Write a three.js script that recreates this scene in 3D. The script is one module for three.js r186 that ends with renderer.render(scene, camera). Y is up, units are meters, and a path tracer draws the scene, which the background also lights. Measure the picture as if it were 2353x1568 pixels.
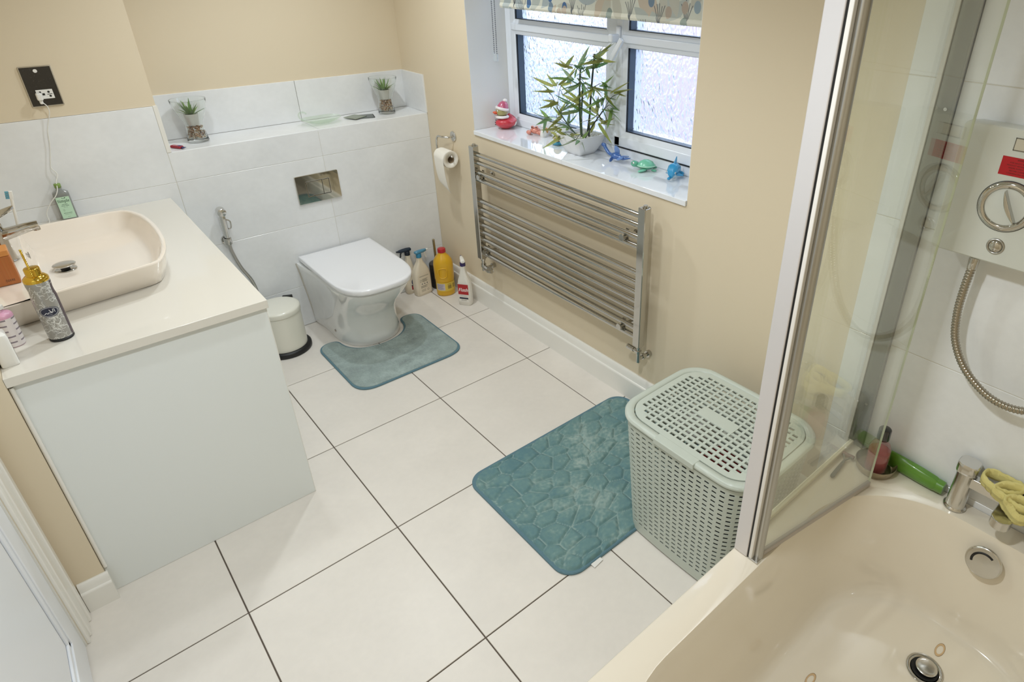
import * as THREE from 'three';
import { RoundedBoxGeometry } from 'three/addons/geometries/RoundedBoxGeometry.js';
import { mergeGeometries, mergeVertices, toCreasedNormals } from 'three/addons/utils/BufferGeometryUtils.js';
import { ImprovedNoise } from 'three/addons/math/ImprovedNoise.js';

// ---------------------------------------------------------------- camera, sky, lights, exposure
const scene = new THREE.Scene();
const camera = new THREE.PerspectiveCamera(56.932, 2353 / 1568, 0.02, 60);
camera.position.set(-1.8306, 1.8984, 3.4479);
camera.rotation.order = 'YXZ';
camera.rotation.set(-0.49304, -0.74355, 0.00945);
camera.setViewOffset(2353, 1568, -186.7, 102.47, 2353, 1568);   // shifted lens
scene.add(camera);
const renderer = new THREE.WebGLRenderer({ antialias: true });
renderer.toneMapping = THREE.LinearToneMapping;
renderer.toneMappingExposure = 1.17;
renderer.shadowMap.enabled = true;
scene.background = new THREE.Color().setRGB(0.82, 0.96, 1.18);     // even bright overcast sky
scene.backgroundIntensity = 2.5;
const LIGHT_COLOR = new THREE.Color().setRGB(0.89, 0.955, 1.0);
const DOWNLIGHTS = [[-1.36, 0.92, 1.3], [-0.68, 0.58, 2.5], [-0.95, 1.75, 1.8], [-1.45, 2.75, 4.6]];   // x, z, candela
const CEIL = 2.4;

// ---------------------------------------------------------------- helpers
let rs = 1234567;
const rnd = () => { rs = (rs + 0x6d2b79f5) | 0; let t = Math.imul(rs ^ (rs >>> 15), 1 | rs); t = (t + Math.imul(t ^ (t >>> 7), 61 | t)) ^ t; return ((t ^ (t >>> 14)) >>> 0) / 4294967296; };
const rr = (a, b) => a + (b - a) * rnd();
const V = (x, y, z) => new THREE.Vector3(x, y, z);
const PN = new ImprovedNoise();
const noise = (x, y, z = 0) => PN.noise(x, y, z);
const fbm = (x, y, z = 0, o = 4) => { let s = 0, a = 0.5; for (let i = 0; i < o; i++) { s += a * PN.noise(x, y, z + i * 7.3); x *= 2.03; y *= 2.03; a *= 0.5; } return s; };
const clamp = (v, a, b) => Math.min(b, Math.max(a, v));
const sstep = (a, b, v) => { const t = clamp((v - a) / (b - a), 0, 1); return t * t * (3 - 2 * t); };

const taken = {};
function numbered(name) { if (taken[name] === undefined) { taken[name] = 0; return name; } taken[name]++; return name + '_' + String(taken[name]).padStart(3, '0'); }
function plain(g) { g = g.index ? g.toNonIndexed() : g; if (!g.attributes.uv) g.setAttribute('uv', new THREE.BufferAttribute(new Float32Array(g.attributes.position.count * 2), 2)); for (const k of Object.keys(g.attributes)) if (!['position', 'normal', 'uv'].includes(k)) g.deleteAttribute(k); return g; }
function merge(list) { list = [].concat(list); return list.length === 1 ? list[0] : mergeGeometries(list.map(plain)); }
function shadow(o) { o.castShadow = true; o.receiveShadow = true; return o; }
function part(name, geos, mat, parent, label) { const m = shadow(new THREE.Mesh(merge(geos), mat)); m.name = name; if (label) m.userData.label = label; parent.add(m); return m; }
function thing(name, label, category, pos = [0, 0, 0], ry = 0, group) { const o = new THREE.Group(); o.name = numbered(name); o.position.set(...pos); o.rotation.y = ry; o.userData = { label, category }; if (group) o.userData.group = group; scene.add(o); return o; }
function single(name, geos, mat, label, category, pos = [0, 0, 0], ry = 0, group) { const o = shadow(new THREE.Mesh(merge(geos), mat)); o.name = numbered(name); o.position.set(...pos); o.rotation.y = ry; o.userData = { label, category }; if (group) o.userData.group = group; scene.add(o); return o; }
function struct(name, label, category) { const o = new THREE.Group(); o.name = name; o.userData = { kind: 'structure', label, category }; scene.add(o); return o; }

// geometry makers (all return geometries in the parent's space)
function box(x0, x1, y0, y1, z0, z1, r = 0) {
  const w = Math.abs(x1 - x0), h = Math.abs(y1 - y0), d = Math.abs(z1 - z0);
  r = Math.min(r, w / 2.01, h / 2.01, d / 2.01);
  const g = r > 0 ? new RoundedBoxGeometry(w, h, d, 2, r) : new THREE.BoxGeometry(w, h, d);
  return g.translate((x0 + x1) / 2, (y0 + y1) / 2, (z0 + z1) / 2);
}
function chamfer(w, h, d, c) {   // box with bevelled front edges, front = +z, 20 triangles
  const a = w / 2, b = h / 2, p = [[-a, -b, 0], [a, -b, 0], [a, b, 0], [-a, b, 0], [-a, -b, d - c], [a, -b, d - c], [a, b, d - c], [-a, b, d - c], [-a + c, -b + c, d], [a - c, -b + c, d], [a - c, b - c, d], [-a + c, b - c, d]];
  const q = [[8, 9, 10, 11], [4, 5, 9, 8], [5, 6, 10, 9], [6, 7, 11, 10], [7, 4, 8, 11], [0, 1, 5, 4], [1, 2, 6, 5], [2, 3, 7, 6], [3, 0, 4, 7], [1, 0, 3, 2]];
  const pos = [], uv = [];
  for (const f of q) for (const k of [0, 1, 2, 0, 2, 3]) { const v = p[f[k]]; pos.push(...v); uv.push(v[0], v[1]); }
  const g = new THREE.BufferGeometry(); g.setAttribute('position', new THREE.Float32BufferAttribute(pos, 3)); g.setAttribute('uv', new THREE.Float32BufferAttribute(uv, 2)); g.computeVertexNormals(); return g;
}
function lathe(pts, seg = 40) { return new THREE.LatheGeometry(pts.map(p => new THREE.Vector2(p[0], p[1])), seg); }
function tube(pts, r, seg = 40, rad = 10, closed = false) { return new THREE.TubeGeometry(new THREE.CatmullRomCurve3(pts.map(p => Array.isArray(p) ? V(...p) : p), closed, 'centripetal'), seg, r, rad, closed); }
function rod(a, b, r, seg = 14, r2 = r) {   // capped cylinder between two points
  const A = V(...a), B = V(...b), d = B.clone().sub(A), g = new THREE.CylinderGeometry(r2, r, d.length(), seg, 1);
  g.translate(0, d.length() / 2, 0).applyQuaternion(new THREE.Quaternion().setFromUnitVectors(V(0, 1, 0), d.normalize())).translate(A.x, A.y, A.z); return g;
}
function ball(x, y, z, rx, ry = rx, rz = rx, seg = 20) { return new THREE.SphereGeometry(1, seg, Math.round(seg * 0.7)).scale(rx, ry, rz).translate(x, y, z); }
function turned(g, rx, ry, rz, x = 0, y = 0, z = 0) { return g.applyMatrix4(new THREE.Matrix4().compose(V(x, y, z), new THREE.Quaternion().setFromEuler(new THREE.Euler(rx, ry, rz)), V(1, 1, 1))); }
function loft(rings, { capStart = true, capEnd = true, crease = 0.7, closed = true } = {}) {
  const n = rings[0].length, pos = [], idx = [], uv = [];
  rings.forEach((r, i) => r.forEach((p, j) => { pos.push(p[0], p[1], p[2]); uv.push(j / n, i / (rings.length - 1)); }));
  for (let i = 0; i < rings.length - 1; i++) for (let j = 0; j < (closed ? n : n - 1); j++) { const a = i * n + j, b = i * n + (j + 1) % n, c = a + n, d = b + n; idx.push(a, b, d, a, d, c); }
  const cap = (ri, flip) => { const c = [0, 0, 0]; rings[ri].forEach(p => { c[0] += p[0] / n; c[1] += p[1] / n; c[2] += p[2] / n; }); const k = pos.length / 3; pos.push(...c); uv.push(0.5, 0.5); for (let j = 0; j < n; j++) { const a = ri * n + j, b = ri * n + (j + 1) % n; flip ? idx.push(k, a, b) : idx.push(k, b, a); } };
  if (capStart) cap(0, false); if (capEnd) cap(rings.length - 1, true);
  let g = new THREE.BufferGeometry(); g.setAttribute('position', new THREE.Float32BufferAttribute(pos, 3)); g.setAttribute('uv', new THREE.Float32BufferAttribute(uv, 2)); g.setIndex(idx);
  return crease ? toCreasedNormals(g, crease) : (g.computeVertexNormals(), g);
}
// closed outline of a rounded rectangle in the xz plane (counted the same for any size); bow = outward bulge of the sides
function rrect(cx, cz, hx, hz, r, n = 12, bowx = 0, bowz = 0) {
  const pts = []; r = Math.min(r, hx, hz);
  const corners = [[hx - r, hz - r, 0], [-hx + r, hz - r, 1], [-hx + r, -hz + r, 2], [hx - r, -hz + r, 3]];
  const arcs = corners.map(([x, z, k]) => { const a = []; for (let i = 0; i <= n; i++) { const t = (k + i / n) * Math.PI / 2; a.push([x + r * Math.cos(t), z + r * Math.sin(t)]); } return a; });
  for (let k = 0; k < 4; k++) { pts.push(...arcs[k]); const a = arcs[k][n], b = arcs[(k + 1) % 4][0]; for (let i = 1; i < n; i++) pts.push([a[0] + (b[0] - a[0]) * i / n, a[1] + (b[1] - a[1]) * i / n]); }
  return pts.map(([x, z]) => [cx + x + (bowx ? Math.sign(x) * bowx * (1 - (z / hz) ** 2) * Math.min(1, Math.abs(x) / hx * 1.0) : 0), cz + z + (bowz ? Math.sign(z) * bowz * (1 - (x / hx) ** 2) * Math.min(1, Math.abs(z) / hz) : 0)]);
}
const at = (pts, y) => pts.map(([x, z]) => [x, y, z]);
function planar(g, sx = 1, sy = 1, axis = 'y') { const p = g.attributes.position, uv = new Float32Array(p.count * 2); for (let i = 0; i < p.count; i++) { const x = p.getX(i), y = p.getY(i), z = p.getZ(i); const [u, v] = axis === 'y' ? [x, z] : axis === 'x' ? [z, y] : [x, y]; uv[2 * i] = u * sx; uv[2 * i + 1] = v * sy; } g.setAttribute('uv', new THREE.BufferAttribute(uv, 2)); return g; }
function extrude(shape, depth, bevel = 0, seg = 2, curve = 16) { return new THREE.ExtrudeGeometry(shape, { depth: depth - 2 * bevel, bevelEnabled: bevel > 0, bevelThickness: bevel, bevelSize: bevel, bevelOffset: -bevel, bevelSegments: seg, curveSegments: curve }).translate(0, 0, bevel); }
const shapeOf = pts => new THREE.Shape(pts.map(p => new THREE.Vector2(p[0], p[1])));

// ---------------------------------------------------------------- textures and materials
function dataTex(n, f, { srgb = false, rx = 1, ry = 1, m = n } = {}) {
  const d = new Uint8Array(n * m * 4);
  for (let j = 0; j < m; j++) for (let i = 0; i < n; i++) { const c = f(i / n, j / m), k = (j * n + i) * 4; if (Array.isArray(c)) { d[k] = c[0]; d[k + 1] = c[1]; d[k + 2] = c[2]; } else d[k] = d[k + 1] = d[k + 2] = clamp(c, 0, 1) * 255; d[k + 3] = 255; }
  const t = new THREE.DataTexture(d, n, m); t.wrapS = t.wrapT = THREE.RepeatWrapping; t.magFilter = THREE.LinearFilter; t.minFilter = THREE.LinearMipmapLinearFilter; t.generateMipmaps = true; t.repeat.set(rx, ry); if (srgb) t.colorSpace = THREE.SRGBColorSpace; t.needsUpdate = true; return t;
}
// seamless noise: blend of shifted copies
const tile4 = f => (u, v) => { const a = f(u, v), b = f(u - 1, v), c = f(u, v - 1), d = f(u - 1, v - 1); return (a * (1 - u) + b * u) * (1 - v) + (c * (1 - u) + d * u) * v; };
function canvasTex(w, h, draw) { const c = document.createElement('canvas'); c.width = w; c.height = h; const x = c.getContext('2d'); draw(x, w, h); const t = new THREE.CanvasTexture(c); t.colorSpace = THREE.SRGBColorSpace; t.anisotropy = 4; return t; }
const tint = (base, k) => [base[0] * k, base[1] * k, base[2] * k].map(v => clamp(v, 0, 255));
const hex = h => [parseInt(h.slice(1, 3), 16), parseInt(h.slice(3, 5), 16), parseInt(h.slice(5, 7), 16)];
const std = o => new THREE.MeshStandardMaterial(o);
const phy = o => new THREE.MeshPhysicalMaterial(o);

const mottle = tile4((u, v) => fbm(u * 5, v * 5, 1.7, 5));
const fine = tile4((u, v) => fbm(u * 40, v * 40, 9.1, 3));
const paintBump = dataTex(256, (u, v) => 0.5 + 0.5 * fine(u, v));
function tileMaps(base, amp) { return [0, 1, 2].map(k => dataTex(256, (u, v) => { const n = mottle((u + k * 0.31) % 1, (v + k * 0.47) % 1), f = fine(u, v); return tint(base, 1 + amp * n + amp * 0.35 * f); }, { srgb: true })); }
const M = {};
M.paint = std({ color: '#e0d1b6', roughness: 0.75, bumpMap: paintBump, bumpScale: 0.0004 });
M.plasterWhite = std({ color: '#eeeeec', roughness: 0.6 });
M.ceiling = std({ color: '#f3f1ea', roughness: 0.9 });
M.wallTile = tileMaps(hex('#eaebeb'), 0.06).map(map => phy({ map, roughness: 0.28, clearcoat: 0.25, clearcoatRoughness: 0.15 }));
M.floorTile = tileMaps(hex('#e6dfd5'), 0.055).map(map => phy({ map, roughness: 0.42, clearcoat: 0.12, clearcoatRoughness: 0.3 }));
M.grout = std({ color: '#5f544a', roughness: 0.95 });
M.groutLight = std({ color: '#d6d2c6', roughness: 0.9 });
M.trim = phy({ color: '#edeae2', roughness: 0.32, clearcoat: 0.3, clearcoatRoughness: 0.2 });
M.doorWhite = phy({ color: '#e9ebee', roughness: 0.35, clearcoat: 0.3, clearcoatRoughness: 0.25 });
M.upvc = phy({ color: '#e8edf4', roughness: 0.25, clearcoat: 0.4, clearcoatRoughness: 0.15 });
M.gasket = std({ color: '#15181c', roughness: 0.7 });
M.spacer = std({ color: '#4b5b6c', roughness: 0.4, metalness: 0.2 });
M.sill = phy({ color: '#eef0f3', roughness: 0.06, clearcoat: 0.6, clearcoatRoughness: 0.03 });
M.ceramic = phy({ color: '#efefec', roughness: 0.12, clearcoat: 1, clearcoatRoughness: 0.04 });
M.seat = phy({ color: '#eeeef0', roughness: 0.16, clearcoat: 0.7, clearcoatRoughness: 0.06 });
M.basin = phy({ color: '#efe4d6', roughness: 0.14, clearcoat: 0.9, clearcoatRoughness: 0.05 });
M.acrylic = phy({ color: '#ebe1cf', roughness: 0.14, clearcoat: 0.8, clearcoatRoughness: 0.06 });
M.counter = phy({ color: '#e2ddd2', roughness: 0.2, clearcoat: 0.6, clearcoatRoughness: 0.05 });
M.panel = phy({ color: '#e7eae7', roughness: 0.35, clearcoat: 0.2, clearcoatRoughness: 0.3 });
M.chrome = std({ color: '#c3c1bc', roughness: 0.07, metalness: 1 });
M.chromeDull = std({ color: '#d2d1ce', roughness: 0.2, metalness: 1 });
M.alu = std({ color: '#dedbdc', roughness: 0.38, metalness: 0.45 });
M.steelSatin = std({ color: '#b5b4b0', roughness: 0.3, metalness: 1 });
M.whitePowder = phy({ color: '#e6e2dc', roughness: 0.35, clearcoat: 0.3, clearcoatRoughness: 0.2 });
M.glass = phy({ color: '#fdfefb', roughness: 0.01, transmission: 1, thickness: 0, ior: 1.5 });
M.clearGlass = phy({ color: '#fbfdfb', roughness: 0.0, transmission: 1, thickness: 0.002, ior: 1.45 });
M.black = std({ color: '#121212', roughness: 0.45 });
M.blackGloss = phy({ color: '#0d0d10', roughness: 0.12, clearcoat: 0.8, clearcoatRoughness: 0.05 });
M.whitePlastic = phy({ color: '#eceae4', roughness: 0.35, clearcoat: 0.2 });
M.rubber = std({ color: '#cfc9bc', roughness: 0.6 });

// ================================================================ STRUCTURE
// floor: grout bed with separate tiles
{
  const floor = struct('floor', 'cream square floor tiles with thin dark grout', 'floor');
  part('grout_bed', box(-2.6, 0.4, -0.2, -0.003, -0.4, 4.2), M.grout, floor);
  const X = [-2.6, -2.2886, -1.7606, -1.2326, -0.7046, -0.1766, 0.0], Z = [0, 0.5364, 1.1274, 1.7184, 2.3094, 2.9004, 3.4914, 3.80], g = 0.0022;
  const cache = {};
  for (let i = 0; i < X.length - 1; i++) for (let j = 0; j < Z.length - 1; j++) {
    const w = X[i + 1] - X[i] - 2 * g, d = Z[j + 1] - Z[j] - 2 * g, key = w.toFixed(4) + d.toFixed(4);
    cache[key] ??= chamfer(w, d, 0.012, 0.0012).rotateX(-Math.PI / 2).translate(0, -0.012, 0);
    const m = part('floor_tile', cache[key], M.floorTile[(i * 2 + j) % 3], floor);
    m.position.set((X[i] + X[i + 1]) / 2, 0, (Z[j] + Z[j + 1]) / 2);
  }
}
part('ceiling', box(-2.7, 0.4, CEIL, CEIL + 0.15, -0.7, 4.2), M.ceiling, scene).userData = { kind: 'structure', label: 'white flat ceiling', category: 'ceiling' };

// back wall: plaster, boxed-in tiled lower part with a ledge, tiled splashback
{
  const w = struct('wall_back', 'cream wall with boxed in tiled ledge behind the toilet', 'wall');
  part('plaster', box(-1.33, 0.3, 1.0, CEIL, -0.7, -0.257), M.paint, w);
  part('plaster', box(-2.7, -1.330, 1.30, CEIL, -0.7, -0.008), M.paint, w);
  part('boxing', [box(-1.330, 0.3, -0.1, 1.0792, -0.7, -0.0014), box(-2.7, -1.330, -0.1, 1.299, -0.7, -0.0014)], M.groutLight, w);
  const t = (x0, x1, y0, y1, k) => { const g = 0.0008; const m = part('wall_tile', chamfer(x1 - x0 - 2 * g, y1 - y0 - 2 * g, 0.009, 0.0012), M.wallTile[k % 3], w); m.position.set((x0 + x1) / 2, (y0 + y1) / 2, -0.009); return m; };
  const rows = [0, 0.246, 0.600, 0.9485, 1.0895], cols = [-1.343, -0.648, -0.002];
  rows.slice(0, -1).forEach((y, j) => { for (let i = 0; i < 2; i++) t(cols[i], cols[i + 1], y, rows[j + 1], i + j); });
  const srow = [0, 0.246, 0.6, 0.9485, 1.300], scol = [-2.10, -2.038, -1.3435];
  srow.slice(0, -1).forEach((y, j) => { for (let i = 0; i < 2; i++) t(scol[i], scol[i + 1], y, srow[j + 1], i + j + 1); });
  part('tile_edge_trim', box(-1.3435, -1.326, 1.090, 1.3015, -0.257, 0.0012, 0.0008), M.trim, w);
  // ledge top, niche upstands
  const lt = (x0, x1, k) => { const m = part('ledge_tile', chamfer(x1 - x0 - 0.0022, 0.247, 0.009, 0.001), M.wallTile[k], w); m.rotation.x = -Math.PI / 2; m.position.set((x0 + x1) / 2, 1.0812, -0.1245); };
  lt(-1.326, -0.640, 0); lt(-0.640, -0.002, 1);
  const ut = (x0, x1, k) => { const m = part('upstand_tile', chamfer(x1 - x0 - 0.0022, 0.2135, 0.009, 0.0012), M.wallTile[k], w); m.position.set((x0 + x1) / 2, 1.1973, -0.257); };
  ut(-1.326, -0.637, 2); ut(-0.637, -0.002, 0);
  const s = part('upstand_tile', chamfer(0.247, 0.2135, 0.009, 0.0012), M.wallTile[1], w); s.rotation.y = -Math.PI / 2; s.position.set(0, 1.1973, -0.1245);
}
// right wall with the window opening
const SILL = 1.0771, WZ0 = 0.4998, WZ1 = 1.9854, WTOP = 2.05, FX = 0.235;
{
  const w = struct('wall_right', 'cream painted wall with deep window recess', 'wall');
  part('plaster', [box(0, 0.36, -0.1, SILL - 0.022, -0.7, 4.2), box(0, 0.36, WTOP, CEIL, -0.7, 4.2), box(0, 0.36, SILL - 0.022, WTOP, -0.7, WZ0 - 0.002), box(0, 0.36, SILL - 0.022, WTOP, WZ1 + 0.002, 4.2)], M.paint, w);
  part('reveal_lining', [box(0.001, 0.30, SILL, WTOP, WZ0 - 0.003, WZ0), box(0.001, 0.30, SILL, WTOP, WZ1, WZ1 + 0.003), box(0.001, 0.30, WTOP - 0.003, WTOP, WZ0, WZ1)], M.plasterWhite, w, 'white window reveal lining');
  const rows = [0, 0.441, 0.8372, 1.2345, 1.6315, 2.03, CEIL];
  part('tile_backing', box(-0.0088, 0, 0, CEIL, 2.7125, 3.79), M.groutLight, w);
  rows.slice(0, -1).forEach((y, j) => [[2.7106, 3.40], [3.40, 3.79]].forEach(([z0, z1], i) => { const m = part('wall_tile', chamfer(z1 - z0 - 0.0022, rows[j + 1] - y - 0.0022, 0.009, 0.0012), M.wallTile[(i + j) % 3], w); m.rotation.y = -Math.PI / 2; m.position.set(-0.001, (y + rows[j + 1]) / 2, (z0 + z1) / 2); }));
}
{
  const w = struct('window_sill', 'glossy white stone window sill in two pieces', 'sill');
  const g = [];
  for (const [z0, z1] of [[WZ0 + 0.001, 1.2395], [1.2405, WZ1 - 0.001]]) part('sill_slab', box(-0.008, FX + 0.04, SILL - 0.022, SILL, z0, z1, 0.002), M.sill, w);
}
// left wall, nib, front wall
part('wall_left', [box(-2.75, -2.165, -0.1, CEIL, 1.36, 1.499), box(-2.75, -2.165, -0.1, CEIL, 2.43, 4.2), box(-2.75, -2.165, 2.02, CEIL, 1.499, 2.43), box(-2.75, -2.068, -0.1, CEIL, -0.4, 1.352), box(-2.75, -2.29, -0.1, 2.02, 1.499, 2.43)], M.paint, scene).userData = { kind: 'structure', label: 'cream painted wall beside vanity and door', category: 'wall' };
part('wall_front', box(-2.75, 0.4, -0.1, CEIL, 3.79, 4.2), M.paint, scene).userData = { kind: 'structure', label: 'cream painted wall behind the bath', category: 'wall' };
function skirt(len, h = 0.15, th = 0.022) {   // runs along +z, face towards -x, back at x = 0
  const s = new THREE.Shape(); s.moveTo(0, 0); s.lineTo(-th, 0); s.lineTo(-th, h * 0.66); s.quadraticCurveTo(-th, h * 0.72, -th * 0.72, h * 0.74); s.lineTo(-th * 0.66, h * 0.8); s.quadraticCurveTo(-th * 0.55, h * 0.97, -th * 0.25, h); s.lineTo(0, h);
  return new THREE.ExtrudeGeometry(s, { depth: len, bevelEnabled: false, curveSegments: 6 });
}
part('baseboard_right', skirt(2.80), M.trim, scene).userData = { kind: 'structure', label: 'white moulded skirting board below the window wall', category: 'skirting' };
scene.getObjectByName('baseboard_right').position.set(-0.0002, 0, 0.0005);
{
  const g = skirt(0.083, 0.115, 0.022).rotateY(Math.PI / 2).scale(1, 1, 1);    // runs along +x, faces +z
  const o = part('baseboard_left', g.translate(-2.143, 0, 1.3522), M.trim, scene); o.userData = { kind: 'structure', label: 'short white skirting board between vanity panel and door frame', category: 'skirting' };
}
// door and architrave in the left wall
{
  const tr = struct('trim_1', 'white moulded door frame at the far left', 'door frame');
  const arch = (z0, dir) => { const f = (a, b, t) => box(-2.166, -2.165 + t, 0.0005, 2.09, Math.min(z0 + dir * a, z0 + dir * b), Math.max(z0 + dir * a, z0 + dir * b), 0.004); return [f(0, 0.034, 0.022), f(0.030, 0.095, 0.015), f(0.090, 0.122, 0.009)]; };
  part('architrave', arch(1.3785, 1), M.trim, tr);
  part('architrave', arch(2.55, -1), M.trim, tr);
  part('head_architrave', box(-2.165, -2.148, 2.0, 2.09, 1.3785, 2.55, 0.004), M.trim, tr);
  part('door_lining', [box(-2.29, -2.166, 0, 2.02, 1.499, 1.505), box(-2.29, -2.166, 0, 2.02, 2.415, 2.43), box(-2.29, -2.166, 2.003, 2.02, 1.505, 2.415)], M.trim, tr);
  const d = struct('door_1', 'white panelled door at the lower left', 'door');
  const dz0 = 1.508, dz1 = 2.411, fx = -2.170;
  part('leaf', [box(fx - 0.035, fx - 0.012, 0.006, 2.0, dz0, dz1)], M.doorWhite, d);
  const stile = [box(fx - 0.012, fx, 0.006, 2.0, dz0, dz0 + 0.115, 0.003), box(fx - 0.012, fx, 0.006, 2.0, dz1 - 0.115, dz1, 0.003)];
  for (const [a, b] of [[0.006, 0.155], [0.90, 1.04], [1.88, 2.0]]) stile.push(box(fx - 0.012, fx, a, b, dz0 + 0.11, dz1 - 0.11, 0.003));
  part('stiles_and_rails', stile, M.doorWhite, d);
  for (const [a, b] of [[0.155, 0.90], [1.04, 1.88]]) {
    part('panel_moulding', [box(fx - 0.012, fx - 0.004, a, a + 0.022, dz0 + 0.115, dz1 - 0.115, 0.004), box(fx - 0.012, fx - 0.004, b - 0.022, b, dz0 + 0.115, dz1 - 0.115, 0.004), box(fx - 0.012, fx - 0.004, a, b, dz0 + 0.115, dz0 + 0.137, 0.004), box(fx - 0.012, fx - 0.004, a, b, dz1 - 0.137, dz1 - 0.115, 0.004)], M.doorWhite, d);
    part('raised_panel', box(fx - 0.014, fx - 0.003, a + 0.06, b - 0.06, dz0 + 0.175, dz1 - 0.175, 0.006), M.doorWhite, d);
  }
  part('handle', [rod([fx, 1.0, 2.33], [fx + 0.012, 1.0, 2.33], 0.026, 24), rod([fx, 1.0, 2.33], [fx + 0.05, 1.0, 2.33], 0.008), rod([fx + 0.05, 1.0, 2.34], [fx + 0.05, 1.0, 2.21], 0.009)], M.chrome, d);
}
// window: white plastic frames, obscure glass
const glassRelief = dataTex(1024, (u, v) => { const wx = fbm(u * 9, v * 9, 3, 2) * 0.05, a = noise((u + wx) * 62, (v - wx) * 34, 0.5), b = noise((u - wx) * 110 + 7, (v + wx) * 60 + 3, 4.5); return 0.5 + 0.42 * (1 - Math.abs(a) * 2.2) * 0.8 + 0.22 * b; });
M.obscure = phy({ color: '#f6f9fd', roughness: 0.2, transmission: 1, thickness: 0.004, ior: 1.5, bumpMap: glassRelief, bumpScale: 0.0032 });
{
  const w = struct('window_1', 'white plastic casement window with rippled obscure glass', 'window');
  const F0 = FX, F1 = FX + 0.07;                   // frame depth
  const fr = (z0, z1, y0, y1, x0 = F0, x1 = F1, r = 0.006) => box(x0, x1, y0, y1, z0, z1, r);
  // outer frame
  part('outer_frame', [fr(WZ0, WZ0 + 0.048, SILL, WTOP), fr(WZ1 - 0.048, WZ1, SILL, WTOP), fr(WZ0, WZ1, SILL, SILL + 0.043), fr(WZ0, WZ1, WTOP - 0.05, WTOP)], M.upvc, w);
  part('mullion', fr(1.285, 1.345, SILL + 0.043, WTOP - 0.05), M.upvc, w);
  part('frame_fill', [fr(1.335, 1.392, SILL + 0.040, SILL + 0.075, F0 + 0.004), fr(1.340, WZ1 - 0.046, SILL + 0.040, SILL + 0.062, F0 + 0.006)], M.upvc, w);
  part('mullion_joint', box(F0 - 0.0006, F0 + 0.01, SILL + 0.05, WTOP - 0.05, 1.3445, 1.3475), M.gasket, w);
  // left light: bevelled glazing beads with a transom; right light: opening casement with its own sash
  const bead = (z0, z1, y0, y1, b, x0, x1) => {     // four mitred beads sloping back to the glass
    const o = [[z0, y0], [z1, y0], [z1, y1], [z0, y1]], i = [[z0 + b, y0 + b], [z1 - b, y0 + b], [z1 - b, y1 - b], [z0 + b, y1 - b]], pos = [];
    const q = (a, bb, c, d) => pos.push(...a, ...bb, ...c, ...a, ...c, ...d);
    for (let k = 0; k < 4; k++) { const n = (k + 1) % 4, O1 = [x0, o[k][1], o[k][0]], O2 = [x0, o[n][1], o[n][0]], I1 = [x0 + 0.008, i[k][1], i[k][0]], I2 = [x0 + 0.008, i[n][1], i[n][0]], B1 = [x1, i[k][1], i[k][0]], B2 = [x1, i[n][1], i[n][0]], E1 = [x1, o[k][1], o[k][0]], E2 = [x1, o[n][1], o[n][0]]; q(O1, O2, I2, I1); q(I1, I2, B2, B1); q(E1, E2, O2, O1); }
    const g = new THREE.BufferGeometry(); g.setAttribute('position', new THREE.Float32BufferAttribute(pos, 3)); g.computeVertexNormals(); return g;
  };
  const light = (z0, z1, y0, y1, x0, b) => {
    part('glazing_bead', bead(z0, z1, y0, y1, b, x0, x0 + 0.016), M.upvc, w);
    const Z0 = z0 + b, Z1 = z1 - b, Y0 = y0 + b, Y1 = y1 - b, gx = x0 + 0.058;
    part('gasket', [box(x0 + 0.012, x0 + 0.02, Y0 - 0.003, Y0 + 0.0025, Z0, Z1), box(x0 + 0.012, x0 + 0.02, Y1 - 0.0015, Y1 + 0.003, Z0, Z1), box(x0 + 0.012, x0 + 0.02, Y0, Y1, Z0 - 0.003, Z0 + 0.0025), box(x0 + 0.012, x0 + 0.02, Y0, Y1, Z1 - 0.0015, Z1 + 0.003)], M.gasket, w);
    part('spacer_bar', [box(x0 + 0.02, gx, Y0, Y1, Z0 - 0.006, Z0 + 0.001), box(x0 + 0.02, gx, Y0, Y1, Z1 - 0.001, Z1 + 0.006), box(x0 + 0.02, gx, Y0 - 0.006, Y0 + 0.001, Z0, Z1), box(x0 + 0.02, gx, Y1 - 0.001, Y1 + 0.006, Z0, Z1)], M.spacer, w, 'slate grey glazing spacer');
    const pg = new THREE.BoxGeometry(Z1 - Z0 + 0.012, Y1 - Y0 + 0.012, 0.004); const uvs = pg.attributes.uv; for (let i = 0; i < uvs.count; i++) uvs.setXY(i, uvs.getX(i) * (Z1 - Z0), uvs.getY(i) * (Y1 - Y0));
    const p = part('pane', pg, M.obscure, w, 'rippled obscure glass pane'); p.rotation.y = -Math.PI / 2; p.position.set(gx + 0.002, (Y0 + Y1) / 2, (Z0 + Z1) / 2);
    part('frame_back', [box(x0 + 0.016, F1 + 0.03, y0, y1, z0, Z0 - 0.006), box(x0 + 0.016, F1 + 0.03, y0, y1, Z1 + 0.006, z1), box(x0 + 0.016, F1 + 0.03, y0, Y0 - 0.006, z0, z1), box(x0 + 0.016, F1 + 0.03, Y1 + 0.006, y1, z0, z1)], M.upvc, w);
  };
  light(WZ0 + 0.048, 1.285, SILL + 0.043, 1.573, F0 + 0.004, 0.024);
  light(WZ0 + 0.048, 1.285, 1.598, WTOP - 0.05, F0 + 0.004, 0.024);
  part('transom', fr(WZ0 + 0.046, 1.287, 1.568, 1.603), M.upvc, w);
  const S0 = F0 - 0.014;
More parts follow.
